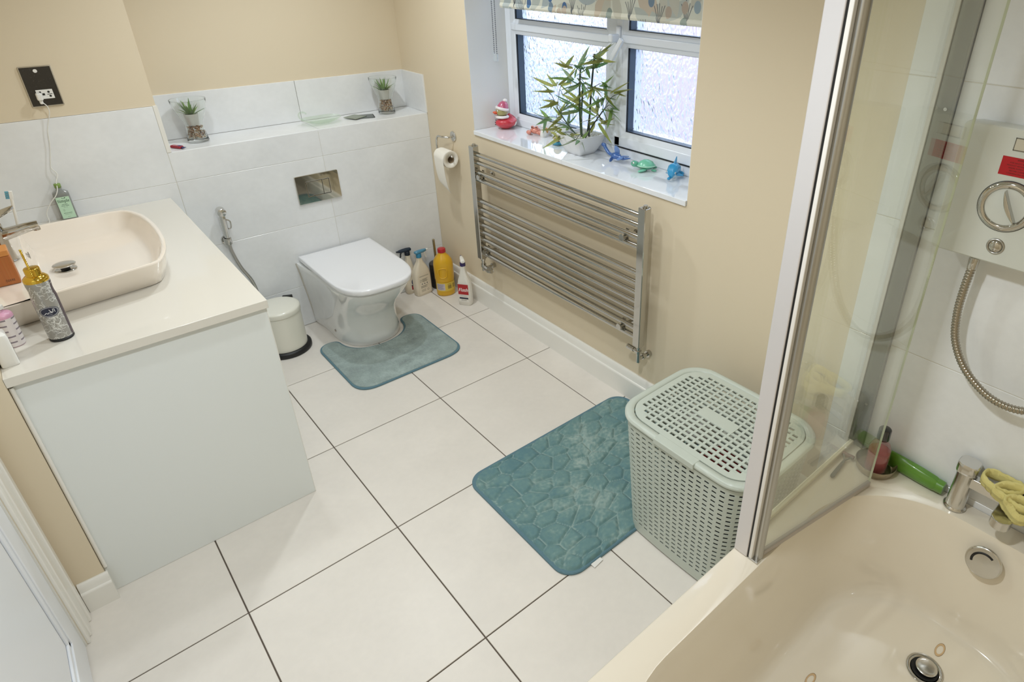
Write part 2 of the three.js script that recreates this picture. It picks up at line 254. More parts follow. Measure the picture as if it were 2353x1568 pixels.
  part('sash', [box(S0, F0 + 0.03, SILL + 0.052, WTOP - 0.055, 1.348, 1.388, 0.006), box(S0, F0 + 0.03, SILL + 0.052, WTOP - 0.055, WZ1 - 0.09, WZ1 - 0.05, 0.006), box(S0, F0 + 0.03, SILL + 0.052, SILL + 0.10, 1.348, WZ1 - 0.05, 0.006), box(S0, F0 + 0.03, WTOP - 0.10, WTOP - 0.055, 1.348, WZ1 - 0.05, 0.006), box(S0, F0 + 0.03, 1.578, 1.612, 1.38, WZ1 - 0.085, 0.006)], M.upvc, w);
  part('sash_seal', box(F0 - 0.003, F0 + 0.002, SILL + 0.045, SILL + 0.052, 1.345, WZ1 - 0.048), M.gasket, w);
  light(1.386, WZ1 - 0.088, SILL + 0.098, 1.584, S0 + 0.004, 0.024);
  light(1.386, WZ1 - 0.088, 1.606, WTOP - 0.098, S0 + 0.004, 0.024);
  const hd = part('handle', [box(S0 - 0.012, S0, 1.565, 1.645, 1.356, 1.380, 0.005), turned(new RoundedBoxGeometry(0.05, 0.035, 0.028, 3, 0.008), 0, 0, 0, S0 - 0.03, 1.598, 1.364), turned(new RoundedBoxGeometry(0.015, 0.13, 0.024, 3, 0.006), 0.62, 0, 0, S0 - 0.052, 1.548, 1.398)], M.upvc, w);
}
// outside: lawn and the house opposite, far below and beyond the glass
{
  const g = single('lawn', box(0.4, 40, -3.2, -3.0, -30, 30), std({ color: '#98a4b2', roughness: 1 }), 'pale ground outside seen only as a blur through the window', 'ground');
  g.userData.kind = 'structure';
  const h = thing('neighbouring_house', 'pinkish brick house outside blurred by the obscure window glass', 'house', [9, -3, -2]);
  part('wall', box(0, 6, 0, 5.0, -6, 7), std({ color: '#bfa9ab', roughness: 0.95 }), h);
  part('roof', [loft([[[-0.4, 5, -6.3], [6.4, 5, -6.3], [6.4, 5, 7.3], [-0.4, 5, 7.3]], [[2.9, 7.4, -6.3], [3.1, 7.4, -6.3], [3.1, 7.4, 7.3], [2.9, 7.4, 7.3]]], { crease: 0.1 })], std({ color: '#8e7f7b', roughness: 0.9 }), h);
  for (const [z, y] of [[-3.5, 0.9], [0.5, 0.9], [4.5, 0.9], [-3.5, 3.2], [0.5, 3.2], [4.5, 3.2]]) part('window', box(-0.03, 0.05, y, y + 1.1, z - 0.6, z + 0.6), M.upvc, h);
}
// recessed ceiling downlights
DOWNLIGHTS.forEach(([x, z, cd], i) => {
  const o = thing('ceiling_downlight', ['recessed ceiling downlight above the basin', 'recessed ceiling downlight above the toilet', 'recessed ceiling downlight above the bath mat', 'recessed ceiling downlight nearest the door'][i], 'light', [x, CEIL, z]);
  part('trim_ring', lathe([[0.036, -0.002], [0.044, -0.006], [0.047, -0.003], [0.047, 0.0005], [0.034, 0.0005], [0.034, -0.001]], 32), M.chrome, o);
  const lens = part('lamp_lens', new THREE.CircleGeometry(0.035, 32).rotateX(Math.PI / 2).translate(0, -0.0012, 0), std({ color: '#ffffff', emissive: LIGHT_COLOR, emissiveIntensity: 6, roughness: 0.5 }), o);
  lens.castShadow = false;
  const l = new THREE.SpotLight(LIGHT_COLOR, cd, 0, 1.35, 0.55, 2); l.position.set(0, -0.03, 0); l.target.position.set(0, -2, 0); l.castShadow = true; l.shadow.radius = 2.6; l.shadow.mapSize.set(1024, 1024); o.add(l); o.add(l.target); l.name = 'lamp'; l.target.name = 'lamp_aim';
});

// ================================================================ TOILET SIDE
// D outline in xz: back edge at z = zb, straight sides to zs, superellipse nose to zf
function dRing(cx, hw, zb, zs, zf, e, y, hwBack = hw, n = 18) {
  const p = [];
  for (let i = 0; i < 6; i++) p.push([cx - hwBack + (hwBack * 2) * i / 6, y, zb]);                 // back, left to right
  for (let i = 0; i < 8; i++) { const t = i / 8; p.push([cx + hwBack + (hw - hwBack) * sstep(0, 0.55, t), y, zb + (zs - zb) * t]); }
  for (let i = 0; i <= 2 * n; i++) { const a = Math.PI * i / (2 * n), c = Math.cos(a), s = Math.sin(a); p.push([cx + hw * Math.sign(c) * Math.abs(c) ** (2 / e), y, zs + (zf - zs) * Math.abs(s) ** (2 / e)]); }
  for (let i = 7; i >= 1; i--) { const t = i / 8; p.push([cx - hwBack - (hw - hwBack) * sstep(0, 0.55, t), y, zb + (zs - zb) * t]); }
  return p.reverse();
}
{
  const t = thing('toilet', 'white back to wall toilet with closed squarish lid', 'toilet', [-0.684, 0, 0]);
  const R = (y, hw, zs, zf, e, hb) => dRing(0, hw, 0.0005, zs, zf, e, y, hb);
  part('bowl', loft([R(0.0, 0.174, 0.24, 0.464, 2.3, 0.186), R(0.012, 0.177, 0.24, 0.474, 2.3, 0.192), R(0.06, 0.172, 0.24, 0.466, 2.3, 0.193), R(0.11, 0.170, 0.24, 0.462, 2.3, 0.195), R(0.16, 0.170, 0.25, 0.470, 2.3, 0.199), R(0.21, 0.174, 0.27, 0.497, 2.35, 0.204), R(0.26, 0.181, 0.30, 0.537, 2.45, 0.209), R(0.31, 0.189, 0.33, 0.582, 2.6, 0.214), R(0.36, 0.197, 0.36, 0.622, 2.8, 0.22), R(0.384, 0.200, 0.37, 0.636, 2.9, 0.224), R(0.391, 0.195, 0.37, 0.630, 2.9, 0.222)], { crease: 0.9 }), M.ceramic, t);
  part('seat', loft([dRing(0, 0.190, 0.035, 0.37, 0.626, 3, 0.3925), dRing(0, 0.195, 0.03, 0.37, 0.634, 3, 0.394), dRing(0, 0.195, 0.03, 0.37, 0.634, 3, 0.398), dRing(0, 0.188, 0.035, 0.37, 0.629, 3, 0.4005)], { crease: 0.6 }), M.seat, t);
  part('lid', loft([dRing(0, 0.197, 0.022, 0.36, 0.646, 3.1, 0.4015), dRing(0, 0.205, 0.014, 0.36, 0.656, 3.1, 0.403), dRing(0, 0.2075, 0.012, 0.36, 0.660, 3.1, 0.408), dRing(0, 0.2075, 0.012, 0.36, 0.660, 3.1, 0.427), dRing(0, 0.2052, 0.0145, 0.36, 0.657, 3.1, 0.4312), dRing(0, 0.200, 0.0195, 0.36, 0.651, 3.1, 0.4331), dRing(0, 0.190, 0.03, 0.36, 0.640, 3.1, 0.4335), dRing(0, 0.15, 0.06, 0.36, 0.60, 3.1, 0.4336)], { crease: 0.9 }), M.seat, t);
  part('bolt_cap', [rod([-0.165, 0.055, 0.262], [-0.1765, 0.055, 0.266], 0.0075, 16), rod([-0.1765, 0.055, 0.266], [-0.178, 0.055, 0.2665], 0.0045, 12)], M.chrome, t, 'small chrome fixing cap');
  part('sealant_bead', [tube([[-0.187, 0.003, 0.003], [-0.196, 0.13, 0.003], [-0.209, 0.25, 0.003], [-0.225, 0.39, 0.003]], 0.0035, 20, 6)], M.rubber, t);
}
{
  const f = thing('flush_plate', 'polished chrome dual flush plate above the toilet', 'flush plate', [-0.706, 0.788, 0]);
  const s = new THREE.Shape(); const a = 0.116, b = 0.0775, r = 0.006; s.moveTo(-a + r, -b); s.lineTo(a - r, -b); s.quadraticCurveTo(a, -b, a, -b + r); s.lineTo(a, b - r); s.quadraticCurveTo(a, b, a - r, b); s.lineTo(-a + r, b); s.quadraticCurveTo(-a, b, -a, b - r); s.lineTo(-a, -b + r); s.quadraticCurveTo(-a, -b, -a + r, -b);
  const h = new THREE.Path(); h.moveTo(-0.0615, -0.0405); h.lineTo(0.0625, -0.0405); h.lineTo(0.0625, 0.0405); h.lineTo(-0.0615, 0.0405); h.closePath(); s.holes.push(h);
  const mirror = std({ color: '#cfcac0', roughness: 0.035, metalness: 1 });
  part('plate', extrude(s, 0.010, 0.002), mirror, f);
  part('plate_recess', box(-0.062, 0.063, -0.041, 0.041, 0.0005, 0.004), M.black, f);
  part('large_button', box(-0.0595, 0.0225, -0.0385, 0.0385, 0.002, 0.0098, 0.0012), mirror, f);
  part('small_button', box(0.0245, 0.0605, -0.0385, 0.0385, 0.002, 0.0098, 0.0012), mirror, f);
}
{
  const b = thing('bidet_sprayer', 'chrome handheld bidet sprayer on wall bracket left of the toilet', 'sprayer', [-1.21, 0.635, 0]); b.scale.setScalar(1.12);
  const lean = g => turned(g, 0.10, 0, 0.0, 0.002, 0, 0.036);
  part('bracket', [rod([0, -0.012, 0.0005], [0, -0.012, 0.012], 0.02, 24), box(-0.009, 0.009, -0.02, -0.002, 0.005, 0.030, 0.003), turned(lathe([[0.0115, -0.018], [0.0165, -0.016], [0.0165, 0.012], [0.012, 0.014], [0.0115, -0.018]], 24), 0.1, 0, 0, 0, -0.008, 0.035)], M.chrome, b);
  part('handle', lean(lathe([[0, -0.01], [0.0095, -0.008], [0.0115, 0.01], [0.0135, 0.06], [0.0132, 0.1], [0.0105, 0.122], [0, 0.126]], 24)), M.chromeDull, b);
  part('spray_head', lean(turned(lathe([[0, -0.024], [0.015, -0.024], [0.0185, -0.018], [0.0185, 0.012], [0.016, 0.018], [0, 0.019]], 24), Math.PI / 2, 0, 0, 0, 0.134, 0.003)), M.chromeDull, b);
  part('trigger', lean(tube([[0.010, 0.095, 0.006], [0.022, 0.088, 0.008], [0.025, 0.07, 0.009], [0.021, 0.052, 0.008], [0.012, 0.05, 0.006]], 0.003, 20, 8)), M.chrome, b);
  part('hose', tube([[0.001, -0.018, 0.035], [0.003, -0.06, 0.036], [0.022, -0.15, 0.034], [0.052, -0.23, 0.03], [0.062, -0.32, 0.024], [0.05, -0.42, 0.02], [0.02, -0.47, 0.016], [0, -0.47, 0.002]], 0.0078, 60, 12), M.steelSatin, b, 'ribbed steel hose');
}
{
  const b = thing('waste_bin', 'small cream pedal bin with black base beside the toilet', 'bin', [-1.098, 0, 0.176]);
  const cream = phy({ color: '#e9e6d8', roughness: 0.28, clearcoat: 0.5, clearcoatRoughness: 0.15 });
  part('base_ring', lathe([[0, 0.0], [0.121, 0], [0.126, 0.004], [0.126, 0.02], [0.119, 0.030], [0.108, 0.031], [0, 0.031]], 48), M.black, b);
  part('body', lathe([[0.107, 0.026], [0.1075, 0.03], [0.1085, 0.229], [0.1055, 0.2305]], 56), cream, b);
  part('lid', lathe([[0.107, 0.231], [0.1115, 0.2325], [0.112, 0.253], [0.108, 0.2615], [0.096, 0.2665], [0.05, 0.2705], [0, 0.2715]], 56), cream, b);
  part('hinge', box(0.012, 0.062, 0.212, 0.262, -0.124, -0.106, 0.003).rotateY(-0.45), M.black, b);
  part('pedal', box(-0.028, 0.028, 0.004, 0.014, 0.115, 0.155, 0.004).rotateY(-0.9), M.black, b);
}
// ---- mats
const pileBump = dataTex(512, tile4((u, v) => 0.5 + 0.9 * fbm(u * 46, v * 46, 2.2, 3) + 0.35 * noise(u * 150, v * 150, 6)));
const napA = dataTex(512, (u, v) => { const n = tile4((a, b) => fbm(a * 6, b * 6, 5.5, 5))(u, v), f = tile4((a, b) => fbm(a * 60, b * 60, 8.5, 2))(u, v); return tint(hex('#9ba9a5'), 1 + 0.38 * n + 0.2 * f); }, { srgb: true, rx: 2.2, ry: 2.2 });
M.teal = phy({ map: napA, roughness: 0.95, bumpMap: pileBump.clone(), bumpScale: 0.0012, sheen: 0.5, sheenRoughness: 0.5, sheenColor: new THREE.Color('#b9c6c4') });
M.teal.bumpMap.repeat.set(7, 7); M.teal.bumpMap.needsUpdate = true;
M.bind = std({ color: '#607f8a', roughness: 0.9 });
{
  const m = thing('contour_mat', 'flat blue green contour mat curved around the toilet foot', 'mat', [-0.684, 0.0005, 0]);
  const outline = (k) => {                                         // k = inset
    const s = new THREE.Shape(), L = -0.302 + k, R = 0.306 - k, T = 0.29 + k, Bz = 0.845 - k, r = 0.085 - k;
    s.moveTo(L, -(T + r)); s.lineTo(L, -(Bz - 0.10)); s.quadraticCurveTo(L + 0.005, -Bz, L + 0.11, -Bz); s.lineTo(R - 0.11, -(Bz - 0.0)); s.quadraticCurveTo(R, -(Bz - 0.005), R, -(Bz - 0.10)); s.lineTo(R, -(T + r)); s.quadraticCurveTo(R, -T, R - 0.075 + k, -T);
    s.quadraticCurveTo(0.186 + k, -T - 0.002, 0.181 + k * 0.8, -(T + 0.04)); s.bezierCurveTo(0.176 + k, -(0.42 + k * 0.3), 0.115 + k, -(0.486 + k), 0.0, -(0.487 + k)); s.bezierCurveTo(-0.115 - k, -(0.486 + k), -0.176 - k, -(0.42 + k * 0.3), -0.181 - k * 0.8, -(T + 0.04)); s.quadraticCurveTo(-0.186 - k, -T - 0.002, L + 0.075 - k, -T); s.quadraticCurveTo(L, -T, L, -(T + r)); return s;
  };
  const up = g => g.rotateX(-Math.PI / 2);
  part('binding', up(extrude(outline(0), 0.008, 0.003, 3, 20)), M.bind, m, 'slate blue bound edge');
  part('pile', planar(up(extrude(outline(0.009), 0.0125, 0.005, 4, 20))), M.teal, m);
}
{
  const m = thing('bath_mat', 'teal memory foam bath mat embossed with pebble shapes', 'mat', [-0.4715, 0.0005, 2.008]);
  const hx = 0.4415, hz = 0.326;
  // pebble centres: jittered staggered rows
  const pts = []; rs = 99; const cw = 0.092, chh = 0.066;
  for (let j = -6; j <= 6; j++) for (let i = -6; i <= 6; i++) pts.push([(i + (j & 1 ? 0.5 : 0) + rr(-0.36, 0.36)) * cw, (j + rr(-0.36, 0.36)) * chh]);
  const H = (x, z) => { let f1 = 9, f2 = 9; for (const p of pts) { const dx = (x - p[0]), dz = (z - p[1]) * 1.25; if (Math.abs(dx) > 0.16 || Math.abs(dz) > 0.16) continue; const d = Math.hypot(dx, dz); if (d < f1) { f2 = f1; f1 = d; } else if (d < f2) f2 = d; } return f2 - f1; };
  const NR = 84, NA = 520, outline = []; { const o = rrect(0, 0, hx, hz, 0.075, 24); let L = 0; const acc = [0]; for (let i = 0; i < o.length; i++) { const a = o[i], b = o[(i + 1) % o.length]; L += Math.hypot(a[0] - b[0], a[1] - b[1]); acc.push(L); } for (let k = 0; k < NA; k++) { const t = k / NA * L; let i = 0; while (acc[i + 1] < t) i++; const a = o[i], b = o[(i + 1) % o.length], f = (t - acc[i]) / (acc[i + 1] - acc[i] || 1); outline.push([a[0] + (b[0] - a[0]) * f, a[1] + (b[1] - a[1]) * f]); } }
  const pos = [], idx = [], uv = [], col = [];
  const base = new THREE.Color('#71918f'), pale = new THREE.Color('#a3b5ae'), deep = new THREE.Color('#5f8389'), c = new THREE.Color();
  const under = (x, z) => sstep(-0.115, -0.05, x) * sstep(0.22, 0.275, z);      // squashed flat where the hamper stands on it
  for (let i = 0; i <= NR; i++) { const s = Math.min(1, (i / NR)) ** 0.8; for (let k = 0; k < NA; k++) { const x = outline[k][0] * s * 0.982, z = outline[k][1] * s * 0.978; const d = H(x, z); const edge = sstep(1, 0.965, s); const y = (0.0035 + 0.0125 * sstep(-0.001, 0.030, d) ** 0.6 * (0.9 + 0.3 * fbm(x * 14, z * 14, 3, 2)) + 0.0016 * fbm(x * 45, z * 45, 1, 2)) * edge * (1 - 0.72 * under(x, z)) + 0.0035; pos.push(x, y, z); uv.push(x, z);
    const n = fbm(x * 5.5 + 3, z * 5.5, 2.5, 4), g = fbm(x * 70, z * 70, 6, 2), q = clamp(0.44 + n * 1.0 + g * 0.6 + 0.25 * fbm(x * 22, z * 22, 8, 2), 0, 1); c.copy(deep).lerp(base, clamp(q * 2, 0, 1)).lerp(pale, clamp(q * 2 - 1, 0, 1)); const seam = 1 - sstep(0.0, 0.0045, d); c.lerp(pale, 0.75 * seam); col.push(c.r, c.g, c.b); } }
  for (let i = 0; i < NR; i++) for (let k = 0; k < NA; k++) { const a = i * NA + k, b = i * NA + (k + 1) % NA, d2 = a + NA, e = b + NA; idx.push(a, e, b, a, d2, e); }
  const g = new THREE.BufferGeometry(); g.setAttribute('position', new THREE.Float32BufferAttribute(pos, 3)); g.setAttribute('uv', new THREE.Float32BufferAttribute(uv, 2)); g.setAttribute('color', new THREE.Float32BufferAttribute(col, 3)); g.setIndex(idx); g.computeVertexNormals();
  const matm = phy({ vertexColors: true, roughness: 0.95, bumpMap: pileBump.clone(), bumpScale: 0.0012, sheen: 0.55, sheenRoughness: 0.45, sheenColor: new THREE.Color('#c0cdca') }); matm.bumpMap.repeat.set(8, 8); matm.bumpMap.needsUpdate = true;
  const pile = shadow(new THREE.Mesh(g, matm)); pile.name = 'pile'; m.add(pile);
  part('binding', [loft([at(rrect(0, 0, hx - 0.003, hz - 0.003, 0.075), 0), at(rrect(0, 0, hx, hz, 0.075), 0.002), at(rrect(0, 0, hx, hz, 0.075), 0.006), at(rrect(0, 0, hx - 0.004, hz - 0.004, 0.072), 0.0085), at(rrect(0, 0, hx - 0.010, hz - 0.010, 0.07), 0.006)], { crease: 1.2 })], M.bind, m, 'slate blue bound edge');
  part('care_tag', turned(new THREE.BoxGeometry(0.045, 0.001, 0.018), 0.2, 0.12, 0, -0.31, 0.0045, 0.332), M.whitePlastic, m, 'white care tag');
}
// ---- laundry hamper
{
  const t = thing('laundry_hamper', 'pale sage green plastic laundry hamper with woven slots', 'hamper', [-0.368, 0.0075, 2.492]);
  const plastic = phy({ color: '#c2c9be', roughness: 0.42, clearcoat: 0.15, clearcoatRoughness: 0.3 });
  // resampled outline as a function of perimeter position
  const ringAt = (hx, hz, r, bow, N) => { const o = rrect(0, 0, hx, hz, r, 16, bow, bow * 0.8); let L = 0; const acc = [0]; for (let i = 0; i < o.length; i++) { const a = o[i], b = o[(i + 1) % o.length]; L += Math.hypot(a[0] - b[0], a[1] - b[1]); acc.push(L); } return { L, p: t2 => { const q = ((t2 % 1) + 1) % 1 * L; let i = 0; while (acc[i + 1] < q) i++; const a = o[i], b = o[(i + 1) % o.length], f = (q - acc[i]) / (acc[i + 1] - acc[i] || 1); return [a[0] + (b[0] - a[0]) * f, a[1] + (b[1] - a[1]) * f]; } }; };
  const Ht = 0.482, NC = 60, NRo = 22;
  const dims = y => { const k = y / Ht; return [0.203 + 0.012 * k, 0.222 + 0.045 * k, 0.075 + 0.01 * k, 0.008]; };
  const us = [], hu = []; for (let i = 0; i < NC; i++) { const a = (i + 0.2) / NC, b = (i + 0.8) / NC; us.push(a, (a + b) / 2, b); hu.push(1, 1, 0); }   // [a,mid] hole, [mid,b] hole, [b,next] solid
  const vs = [0, 0.012, 0.032], hv = [0, 0, 0]; for (let j = 0; j < NRo; j++) { const a = 0.042 + j * 0.0198; vs.push(a, a + 0.0080); hv.push(1, 0); } vs.push(Ht);
  const pos = [], idx = []; const nu = us.length, nv = vs.length, T = 0.0028;
  const cacheR = vs.map(y => [ringAt(...dims(y)), ringAt(dims(y)[0] - T, dims(y)[1] - T, dims(y)[2] - T, dims(y)[3])]);
  const weave = (i, j) => ((i % 3 === 1) ? 0.0012 : 0);
  for (let s = 0; s < 2; s++) for (let j = 0; j < nv; j++) for (let i = 0; i < nu; i++) { const [x, z] = cacheR[j][s].p(us[i]); pos.push(x, vs[j], z); }
  const id = (s, j, i) => s * nu * nv + j * nu + (i % nu + nu) % nu;
  const solid = (j, i) => j >= 0 && j < nv - 1 && !(hu[(i % nu + nu) % nu] && hv[j]);
  for (let j = 0; j < nv - 1; j++) for (let i = 0; i < nu; i++) {
    if (!solid(j, i)) continue;
    const q = (a, b, c2, d) => idx.push(a, b, c2, a, c2, d);
    q(id(0, j, i), id(0, j + 1, i), id(0, j + 1, i + 1), id(0, j, i + 1)); q(id(1, j, i), id(1, j, i + 1), id(1, j + 1, i + 1), id(1, j + 1, i));
    if (!solid(j, i - 1)) q(id(0, j, i), id(1, j, i), id(1, j + 1, i), id(0, j + 1, i));
    if (!solid(j, i + 1)) q(id(0, j, i + 1), id(0, j + 1, i + 1), id(1, j + 1, i + 1), id(1, j, i + 1));
    if (!solid(j + 1, i)) q(id(0, j + 1, i), id(1, j + 1, i), id(1, j + 1, i + 1), id(0, j + 1, i + 1));
    if (!solid(j - 1, i)) q(id(0, j, i), id(0, j, i + 1), id(1, j, i + 1), id(1, j, i));
  }
  let g = new THREE.BufferGeometry(); g.setAttribute('position', new THREE.Float32BufferAttribute(pos, 3)); g.setIndex(idx); g = toCreasedNormals(g, 0.5);
  part('body', g, plastic, t);
  part('bottom', loft([at(rrect(0, 0, 0.2, 0.219, 0.072), 0.001), at(rrect(0, 0, 0.2, 0.219, 0.072), 0.004)]), plastic, t);
  // lid: outer frame with an inner slotted flap, small bumps either side
  const Y0 = 0.490, Y1 = 0.508, LX = 0.222, LZ = 0.281;
  const oline = k => rrect(0, 0, LX - k, LZ - k, 0.098 - k * 0.6, 14, 0.008, 0.006), iline = k => rrect(0, 0, 0.194 - k, 0.250 - k, 0.082 - k * 0.6, 14, 0.006, 0.005);
  part('lid_frame', loft([at(oline(0.002), Y0), at(oline(0), Y0 + 0.003), at(oline(0), Y1 - 0.008), at(oline(0.003), Y1 - 0.0025), at(oline(0.008), Y1), at(iline(-0.0045), Y1 - 0.001), at(iline(-0.0028), Y1 - 0.003), at(iline(-0.0028), Y0 + 0.008)], { capStart: false, capEnd: false, crease: 0.9 }), plastic, t);
  const flap = shapeOf(iline(0).map(([x, z]) => [x, -z]));
  const nx = 16, nz = 17, px = 0.0226, pz = 0.0277;
  const inside = (x, z) => { const r = 0.07, hx = 0.180, hz = 0.236; const dx = Math.max(Math.abs(x) - (hx - r), 0), dz = Math.max(Math.abs(z) - (hz - r), 0); return Math.hypot(dx, dz) < r; };
  for (let i = 0; i < nx; i++) for (let j = 0; j < nz; j++) { const x = (i - (nx - 1) / 2) * px, z = (j - (nz - 1) / 2) * pz; const a = 0.0056, b = 0.0096; if (![[-a, -b], [a, -b], [a, b], [-a, b]].every(([u, v]) => inside(x + u, z + v))) continue; if (Math.abs(x - 0.0) < 0.028 && Math.abs(z + 0.0) < 0.078) continue; const h = new THREE.Path(); h.moveTo(x - a, -z - b); h.lineTo(x + a, -z - b); h.lineTo(x + a, -z + b); h.lineTo(x - a, -z + b); h.closePath(); flap.holes.push(h); }
  part('lid_flap', new THREE.ExtrudeGeometry(flap, { depth: 0.0045, bevelEnabled: false }).rotateX(-Math.PI / 2).translate(0, Y1 - 0.0058, 0), plastic, t);
  const ribs = []; for (let i = 0; i < nx - 1; i++) { const x = (i - (nx - 2) / 2) * px; const zl = 0.236 - Math.max(0, Math.abs(x) - 0.11) * 0.9; for (const e of [-0.0028, 0.0028]) ribs.push(box(x + e - 0.0012, x + e + 0.0012, Y1 - 0.002, Y1 - 0.0004, -zl, zl)); }
  part('lid_ribs', ribs.map(r => r), plastic, t).userData.kind = 'stuff';
  part('name_plate', box(-0.026, 0.026, Y1 - 0.0025, Y1 + 0.0008, -0.075, 0.075, 0.001), plastic, t);
  part('grip_lip', box(-0.2345, -0.200, Y0 - 0.004, Y1 + 0.0010, -0.085, 0.085, 0.003), plastic, t);
}
{
  const blob = (cx, cy, cz, rx, ry, rz, sd) => { const g = new THREE.SphereGeometry(1, 40, 28), p = g.attributes.position; for (let i = 0; i < p.count; i++) { const v = V(p.getX(i), p.getY(i), p.getZ(i)), k = 1 + 0.35 * fbm(v.x * 2.5 + sd, v.y * 2.5, v.z * 2.5, 3); p.setXYZ(i, cx + v.x * rx * k, cy + Math.max(v.y, -0.8) * ry * k, cz + v.z * rz * k); } g.computeVertexNormals(); return g; };
  single('laundry', blob(0, 0.13, 0, 0.15, 0.135, 0.17, 1), std({ color: '#2b2a2e', roughness: 0.95 }), 'dark crumpled clothes at the bottom of the hamper', 'laundry', [-0.368, 0.013, 2.49]);
  single('laundry', blob(0, 0.06, 0, 0.07, 0.05, 0.075, 7), std({ color: '#8c2224', roughness: 0.95 }), 'red garment in the hamper showing through its slots', 'laundry', [-0.425, 0.335, 2.56]);
  single('laundry', blob(0, 0.05, 0, 0.06, 0.04, 0.08, 12), std({ color: '#d5d2ca', roughness: 0.95 }), 'white garment on top inside the hamper', 'laundry', [-0.34, 0.365, 2.40]);
}
// ---- towel radiator
{
  const t = thing('towel_radiator', 'long chrome ladder towel radiator under the window', 'radiator', [0, 0, 0]);
  for (const z of [0.602, 1.842]) {
    const s = new THREE.Shape(); const h = 0.0205, pts = [[-0.098, h - 0.003], [-0.095, h], [-0.07, h], [-0.060, h - 0.004], [-0.054, 0.006], [-0.054, -0.006], [-0.060, -h + 0.004], [-0.07, -h], [-0.095, -h], [-0.098, -h + 0.003]]; pts.forEach(([x, q], i) => i ? s.lineTo(x, -(z + q)) : s.moveTo(x, -(z + q)));
    part('upright', extrude(s, 0.648, 0.002, 2).rotateX(-Math.PI / 2).translate(0, 0.380, 0), M.chrome, t);
    part('end_plug', [rod([-0.075, 1.028, z], [-0.075, 1.032, z], 0.0125, 20), rod([-0.075, 1.032, z], [-0.075, 1.038, z], 0.009, 6)], M.chrome, t);
  }
  for (const y of [0.986, 0.943, 0.890, 0.849, 0.730, 0.682, 0.636, 0.592, 0.548, 0.504, 0.458, 0.414]) part('rung', rod([-0.0745, y, 0.617], [-0.0745, y, 1.826], 0.0124, 18), M.chrome, t);
  for (const [y, z] of [[0.872, 0.655], [0.872, 1.735], [0.438, 0.655], [0.438, 1.735]]) part('bracket', [rod([-0.096, y, z], [-0.101, y, z], 0.0145, 20), rod([-0.098, y, z], [-0.0005, y, z], 0.0075, 12), rod([-0.012, y, z], [-0.0004, y, z], 0.014, 18), box(-0.066, -0.060, y - 0.034, y + 0.034, z - 0.009, z + 0.009, 0.002)], M.chrome, t);
  // thermostatic valve on the left, lockshield on the right
  part('valve', [rod([-0.075, 0.380, 0.602], [-0.075, 0.366, 0.602], 0.0135, 18), rod([-0.075, 0.366, 0.602], [-0.075, 0.300, 0.602], 0.0095, 16), rod([-0.075, 0.345, 0.602], [-0.075, 0.322, 0.602], 0.0145, 6), rod([-0.075, 0.312, 0.602], [-0.0005, 0.312, 0.602], 0.0085, 12), rod([-0.02, 0.312, 0.602], [-0.0004, 0.312, 0.602], 0.015, 18)], M.chrome, t);
  const trv = []; for (let k = 0; k < 16; k++) { const a = k / 16 * Math.PI * 2; trv.push(rod([-0.075 + 0.018 * Math.cos(a), 0.322 + 0.018 * Math.sin(a), 0.655], [-0.075 + 0.0095 * Math.cos(a), 0.322 + 0.0095 * Math.sin(a), 0.685], 0.0028, 6)); }
  part('thermostat_head', [rod([-0.075, 0.322, 0.610], [-0.075, 0.322, 0.63], 0.013, 18), rod([-0.075, 0.322, 0.63], [-0.075, 0.322, 0.655], 0.018, 24), rod([-0.075, 0.322, 0.655], [-0.075, 0.322, 0.686], 0.0165, 20, 0.0075), ...trv], M.chrome, t);
  part('lockshield_valve', [rod([-0.075, 0.380, 1.842], [-0.075, 0.368, 1.842], 0.0135, 18), rod([-0.075, 0.368, 1.842], [-0.075, 0.290, 1.842], 0.0095, 16), rod([-0.075, 0.352, 1.842], [-0.075, 0.338, 1.842], 0.014, 6), rod([-0.075, 0.345, 1.833], [-0.075, 0.345, 1.815], 0.0095, 16), rod([-0.075, 0.345, 1.815], [-0.075, 0.345, 1.775], 0.012, 20), rod([-0.075, 0.306, 1.842], [-0.0005, 0.306, 1.842], 0.0085, 14), rod([-0.05, 0.306, 1.842], [-0.035, 0.306, 1.842], 0.0145, 6), rod([-0.018, 0.306, 1.842], [-0.0004, 0.306, 1.842], 0.016, 20)], M.chrome, t);
}
